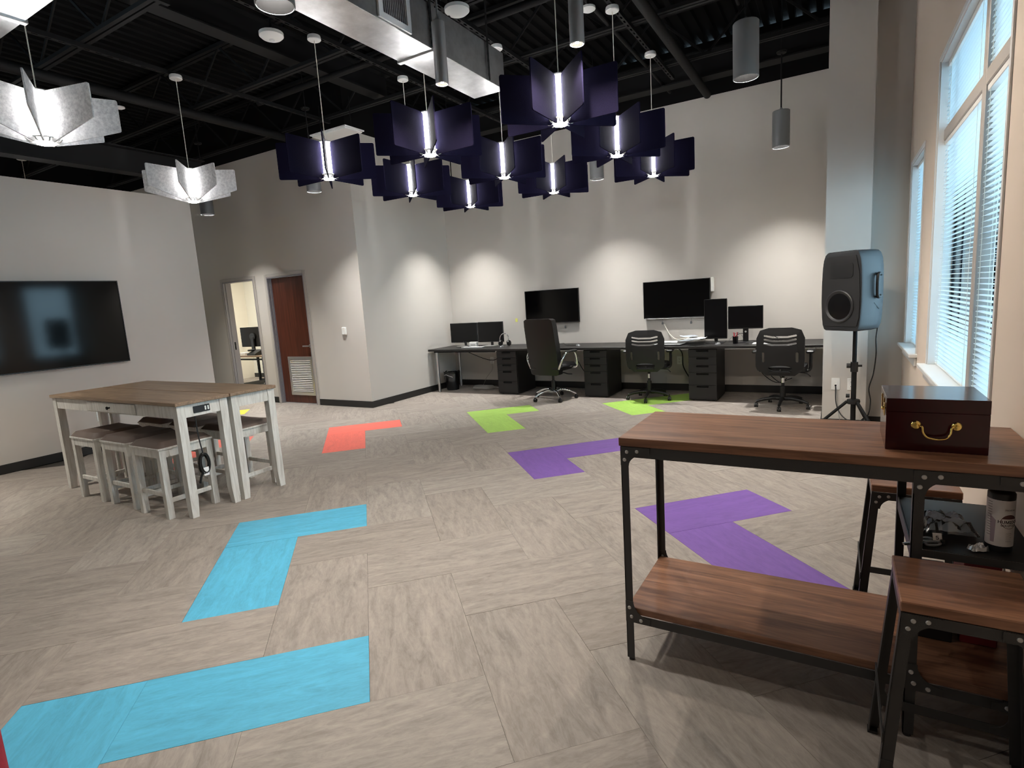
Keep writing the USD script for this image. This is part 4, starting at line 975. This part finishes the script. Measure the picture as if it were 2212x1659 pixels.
xs_leg = (lx(WX0 + .006), lx(WX1 - .006))
for k, (x, sx) in enumerate(((xs_leg[0], 1), (lx(XM - .002), 1), (xs_leg[1], -1))):
    for y, yy in ((ly(WY0 + .004), -1), (ly(WY1 - .004), 1)):
        leg = obj('leg', [bx(min(x, x + sx * LG), max(x, x + sx * LG), min(y, y - yy * .003), max(y, y - yy * .003), 0.012, ZA), bx(min(x, x + sx * .003), max(x, x + sx * .003), min(y, y - yy * LG), max(y, y - yy * LG), 0.012, ZA)], 'black_iron', t)
        obj('leg_foot', cyl(.012, 0, .012, 12, x + sx * .014, y - yy * .014), 'black_plastic', leg)
        y0 = y - .0032 if yy < 0 else y + .0002
        if k != 1 or yy < 0:
            obj('corner_bracket', gusset(x, 0, ZA - .002, sx, -1, y0), 'black_iron', leg)
            for dx, dz in ((.026, .02), (.066, .016), (.016, .052)): obj('rivet', rot(lathe([(0, .0), (.0075, 0), (.006, .004), (0, .005)], 12), 90, (1, 0, 0)).apply_translation((x + sx * dx, y0, ZA - .002 - dz)), 'rivet', leg, smooth=40)
        if k == 0 or yy < 0:
            zl = .205
            obj('foot_bracket', gusset(x, 0, zl - .03, sx, 1, y0, leg=.09, arm=.10), 'black_iron', leg)
            for dx, dz in ((.016, .062), (.024, .024), (.062, .014)): obj('rivet', rot(lathe([(0, .0), (.0075, 0), (.006, .004), (0, .005)], 12), 90, (1, 0, 0)).apply_translation((x + sx * dx, y0, zl - .03 + dz)), 'rivet', leg, smooth=40)
for y in (ly(WY0 + .0045), ly(WY1 - .0075)):
    obj('top_rail', bx(xs_leg[0], xs_leg[1], y, y + .003, ZA - .043, ZA), 'black_iron', t)
    obj('shelf_rail', bx(xs_leg[0], xs_leg[1], y, y + .003, .172, .206), 'black_iron', t)
for x in (xs_leg[0], xs_leg[1] - .003):
    obj('end_rail', bx(x, x + .003, ly(WY0 + .01), ly(WY1 - .01), ZA - .043, ZA), 'black_iron', t); obj('end_rail', bx(x, x + .003, ly(WY0 + .01), ly(WY1 - .01), .172, .206), 'black_iron', t)
obj('lower_shelf', bx(xs_leg[0] + .004, xs_leg[1] - .004, ly(WY0 + .010), ly(WY1 - .010), .2065, .236, b=.002), 'walnut', t)
ZM = .655
obj('middle_shelf', bx(lx(XM) + .004, xs_leg[1] - .004, ly(WY0 + .010), ly(WY1 - .010), ZM - .018, ZM, b=.002), 'drawer_black', t, label='dark middle shelf')
obj('shelf_rail', bx(lx(XM), lx(XM) + .003, ly(WY0 + .012), ly(WY1 - .012), ZM - .04, ZM + .004), 'black_iron', t); obj('shelf_rail', bx(lx(XM) + .004, xs_leg[1] - .004, ly(WY0 + .006), ly(WY0 + .009), ZM - .024, ZM), 'black_iron', t)

# metal stools
def iron_stool(label, loc):
    t = thing('iron_stool', label, 'stool', loc, 0, 'iron stools with wooden seats')
    a, Z = .152, .64
    obj('seat', bx(-a, a, -a + .004, a - .004, Z - .03, Z, b=.003), 'walnut', t)
    sp = .045
    for s in (-1, 1):
        obj('seat_rail', bx(-a + .004, a - .004, s * (a - .006) - .0015, s * (a - .006) + .0015, Z - .062, Z - .0305), 'black_iron', t)
        obj('seat_rail', bx(s * (a - .003) - .0015, s * (a - .003) + .0015, -a + .01, a - .01, Z - .062, Z - .0305), 'black_iron', t)
    for sx in (-1, 1):
        for sy in (-1, 1):
            p, q = (sx * (a - .002), sy * (a - .006), Z - .031), (sx * (a + sp), sy * (a + sp * .55), .008)
            lw = .03
            def plate(along):
                d = np.array([-sx * lw, 0, 0]) if along == 'x' else np.array([0, -sy * lw, 0]); th = np.array([0, -sy * .003, 0]) if along == 'x' else np.array([-sx * .003, 0, 0])
                c = [np.array(p), np.array(q)]; V5 = np.array([c[i] + e * d + g * th for i in (0, 1) for e in (0, 1) for g in (0, 1)])
                m = trimesh.convex.convex_hull(V5); return m
            leg = obj('leg', [plate('x'), plate('y')], 'black_iron', t)
            obj('leg_foot', bx(q[0] - .014 - sx * .012, q[0] + .014 - sx * .012, q[1] - .014 - sy * .012, q[1] + .014 - sy * .012, 0, .009), 'black_plastic', leg)
            yv = sy * (a - .004) + (-.0035 if sy < 0 else .0005)
            obj('corner_bracket', gusset(sx * (a - .003), 0, Z - .031, -sx, -1, yv, w=.03, leg=.07, arm=.09), 'black_iron', leg)
            ang = 90 if sy < 0 else -90
            for dx, dz in ((.026, .018), (.058, .014), (.015, .042)): obj('rivet', rot(lathe([(0, 0), (.0065, 0), (.005, .0035), (0, .0045)], 12), ang, (1, 0, 0)).apply_translation((sx * (a - .003) - sx * dx, yv if sy < 0 else yv + .003, Z - .031 - dz)), 'rivet', leg, smooth=40)
            zb = .10; fx, fy = sx * (a + sp * .86 - .006), sy * (a + sp * .47 - .004)
            obj('foot_bracket', gusset(fx, 0, zb, -sx, 1, fy - .002, w=.028, leg=.07, arm=.07), 'black_iron', leg)
    for s in (-1, 1):
        obj('stretcher', bx(-a - sp * .8, a + sp * .8, s * (a + sp * .46) - .002, s * (a + sp * .46) + .002, .098, .128), 'black_iron', t)
        obj('stretcher', bx(s * (a + sp * .66) - .002, s * (a + sp * .66) + .002, -a - sp * .36, a + sp * .36, .22, .25), 'black_iron', t)
    return t
st = iron_stool('near iron stool with a brown wooden seat at the lower right corner', (.312, 1.842, 0))
dup(st, (.287, 2.825, 0), 0, 'far iron stool behind the work table')

# polished box with brass handle
t = thing('humidor_box', 'glossy burgundy wooden box with a brass handle on the work table', 'box', (.270, 2.245, WZ), 0)
obj('box_body', bx(-.13, .13, -.13, .13, 0, .125, b=.001), 'mahogany', t); obj('box_lid', bx(-.1302, .1302, -.1302, .1302, .1251, .168, b=.0012), 'mahogany', t)
hd = obj('brass_handle', tube(spline([(-.042, -.142, .085), (-.036, -.146, .082), (-.034, -.15, .066), (-.024, -.154, .052), (-.006, -.155, .0475), (.006, -.155, .0475), (.024, -.154, .052), (.034, -.15, .066), (.036, -.146, .082), (.042, -.142, .085)], 5), .0032, 9), 'brass', t, smooth=60, label='swinging brass handle')
for s in (-1, 1): obj('rosette', rot(lathe([(0, .014), (.005, .013), (.006, .006), (.011, .005), (.0135, .002), (.0135, 0), (0, 0)], 20), 90, (1, 0, 0)).apply_translation((s * .051, -.1302, .085)), 'brass', hd, smooth=30)
obj('clasp', [bx(-.1345, -.1312, -.10, -.075, .105, .145, b=.001), mv(trimesh.creation.icosphere(2, .006), -.136, -.0875, .128)], 'brass', t)
for y in (.06, -.02): obj('side_plate', bx(-.1325, -.1303, y - .012, y + .012, .10, .15, b=.0008), 'brass', t)

# bottle
BX, BY, BR, BH = .438, 2.118, .0335, .185
t = thing('solution_bottle', 'cream labelled bottle of solution with a black cap on the middle shelf', 'bottle', (BX, BY, ZM))
obj('bottle_body', lathe([(0, 0), (BR, 0), (BR, .018), (BR - .0005, .02), (BR - .0005, BH - .022), (BR, BH - .02), (BR, BH - .006), (BR - .004, BH), (.016, BH + .006), (0, BH + .006)], 36), 'black_plastic', t, smooth=40)
obj('paper_label', lathe([(BR + .0002, .019), (BR + .0002, BH - .022)], 48), 'label_cream', t, smooth=True)
obj('bottle_cap', lathe([(0, BH + .006), (.0165, BH + .006), (.0165, BH + .034), (.0145, BH + .037), (0, BH + .037)], 24), 'black_plastic', t, smooth=30)
FA = math.radians(-90) # label centre faces the camera side; text wraps to the right
def wrap(m, z, a0, R=BR + .0004):
    m = m.copy(); v = np.array(m.vertices); a = a0 + v[:, 0] / R; rr = R + v[:, 2] * .3
    m.vertices = np.c_[rr * np.cos(a), rr * np.sin(a), v[:, 1] + z]; return m
def label_text(s, hgt, z, a, m='ink', bold=False):
    tm = meshkit.text_mesh(s, hgt, .0006, bold); w = tm.bounds[1][0] - tm.bounds[0][0]
    tm.apply_translation((-w / 2, 0, 0)); tm = tm.subdivide() if len(tm.faces) < 4000 else tm
    obj('label_print', wrap(tm, z, a), m, t)
def label_shape(poly, z, a, m, R):
    mm = ext(poly, .0002)
    for _ in range(3): mm = mm.subdivide()
    obj('label_print', wrap(mm, z, a, R), m, t)
AC = math.radians(-62)
circ = sg.Point(0, 0).buffer(.022, quad_segs=14)
label_shape(circ, .098, AC, 'label_cream', BR + .0004)
label_shape(circ.difference(sg.Point(0, 0).buffer(.0208, quad_segs=14)).union(circ.intersection(sg.box(-1, .0085, 1, 1))), .098, AC, 'label_brown', BR + .0007)
label_shape(sg.Polygon([(-.006, -.03), (.004, -.03), (.006, .04), (-.01, .055)]), .06, math.radians(-128), 'label_mauve', BR + .0004)
label_text('Cigar', .0095, .1078, AC, 'label_cream', True)
label_text('HUMIDOR', .0088, .0925, AC, 'ink', True); label_text('SOLUTION', .0062, .083, AC, 'ink', True)
label_text('PREMIUM', .0042, .132, AC, 'ink')
for k in range(14): label_shape(sg.box(-.007, 0, .007, .0012), .05 + k * .008, math.radians(-148), 'ink', BR + .0004)
for k in range(5): label_shape(sg.box(-.008, 0, .008 - .002 * (k % 2), .0007), .036 + k * .006, AC, 'ink', BR + .0004)

# crumpled clear bag, paper, scissors, tag, pen on the middle shelf
def crumple(w, dd, amp, seed, n=16, lift=.012):
    g = np.array([(i / n - .5, j / n - .5) for j in range(n + 1) for i in range(n + 1)])
    z = lift + amp * (meshkit.noise(np.c_[g * 7, np.full(len(g), seed)], seed) + .6 * meshkit.noise(np.c_[g * 17, np.full(len(g), seed)], seed + 3) - .5)
    ed = 1 - .25 * meshkit.noise(np.c_[g * 4 + 9, np.full(len(g), seed)], seed)[:, None]
    z = np.maximum(z * np.clip(3 * (1 - 2 * np.abs(g).max(1)) + .25, .1, 1), .001)
    top = np.c_[g * (w, dd) * ed, z + .0008]; bot = np.c_[g * (w, dd) * ed, z]
    ff = [q for j in range(n) for i in range(n) for k in [j * (n + 1) + i] for q in ((k, k + 1, k + n + 2), (k, k + n + 2, k + n + 1))]; nn = len(g)
    return trimesh.Trimesh(np.vstack([top, bot]), ff + [(nn + k, nn + j, nn + i) for i, j, k in ff], process=False)
t = thing('plastic_bag', 'crumpled clear plastic bag with a printed sheet beside the bottle', 'bag', (.318, 2.225, ZM), 8)
obj('bag_film', crumple(.17, .15, .03, 3, lift=.026), 'clear_film', t, smooth=25); obj('printed_sheet', crumple(.135, .105, .022, 5, 12, lift=.036), 'paper_blue', t, smooth=25)
obj('folded_wrapper', crumple(.055, .03, .016, 9, 10), 'brushed_steel', label='shiny folded wrapper against the bottle', cat='wrapper', smooth=25, loc=(.383, 2.075, ZM), rotz=25)
t = thing('scissors', 'grey handled cutter beside the table post on the middle shelf', 'scissors', (.262, 2.085, ZM), 35)
for s in (-1, 1): obj('finger_loop', tube([(.018 * math.cos(a) * 1.3, s * .016 + .012 * math.sin(a), .006) for a in np.linspace(0, 2 * PI, 21)], .0042, 7, cap=False), 'scissor_grey', t, smooth=60)
obj('blade', [bx(-.085, -.02, -.006, .004, .003, .006, b=.001), bx(-.085, -.02, -.003, .007, .0065, .009, b=.001)], 'brushed_steel', t)
t = thing('price_tag', 'small white folded tag leaning by the clear bag', 'tag', (.288, 2.098, ZM), 10); obj('tag_card', rot(bx(-.012, .012, -.001, .001, 0, .030), -25, (1, 0, 0)), 'label_cream', t); tm = meshkit.text_mesh('5', .011, .0004, True); obj('tag_print', rot(rot(tm, 90, (1, 0, 0)).apply_translation((-.006, -.0012, .010)), -25, (1, 0, 0)), 'ink', t); obj('tag_clip', bx(.004, .016, -.014, -.002, 0, .014, b=.002), 'black_plastic', t)
t = thing('lighter', 'black lighter lying at the rear of the middle shelf', 'lighter', (.262, 2.21, ZM), 60); obj('lighter_body', bx(-.035, .03, -.01, .01, 0, .014, b=.004), 'black_plastic', t); obj('lighter_tip', bx(-.05, -.0355, -.006, .006, .003, .011, b=.002), 'brushed_steel', t)
# boxes on the lower shelf at the right
t = thing('red_carton', 'red carton on the lower shelf behind the near stool', 'carton', (.44, 2.36, .2362)); obj('carton_body', bx(-.055, .045, -.09, .09, 0, .30, b=.003), 'red_card', t); obj('carton_lid', bx(-.056, .046, -.091, .091, .3005, .325, b=.003), 'red_card', t)
t = thing('black_carton', 'black carton on the lower shelf beside the red one', 'carton', (.292, 2.37, .2362)); obj('carton_body', bx(-.055, .07, -.12, .12, 0, .17, b=.003), 'black_plastic', t); obj('carton_lid', bx(-.056, .071, -.121, .121, .1705, .19, b=.003), 'black_plastic', t)
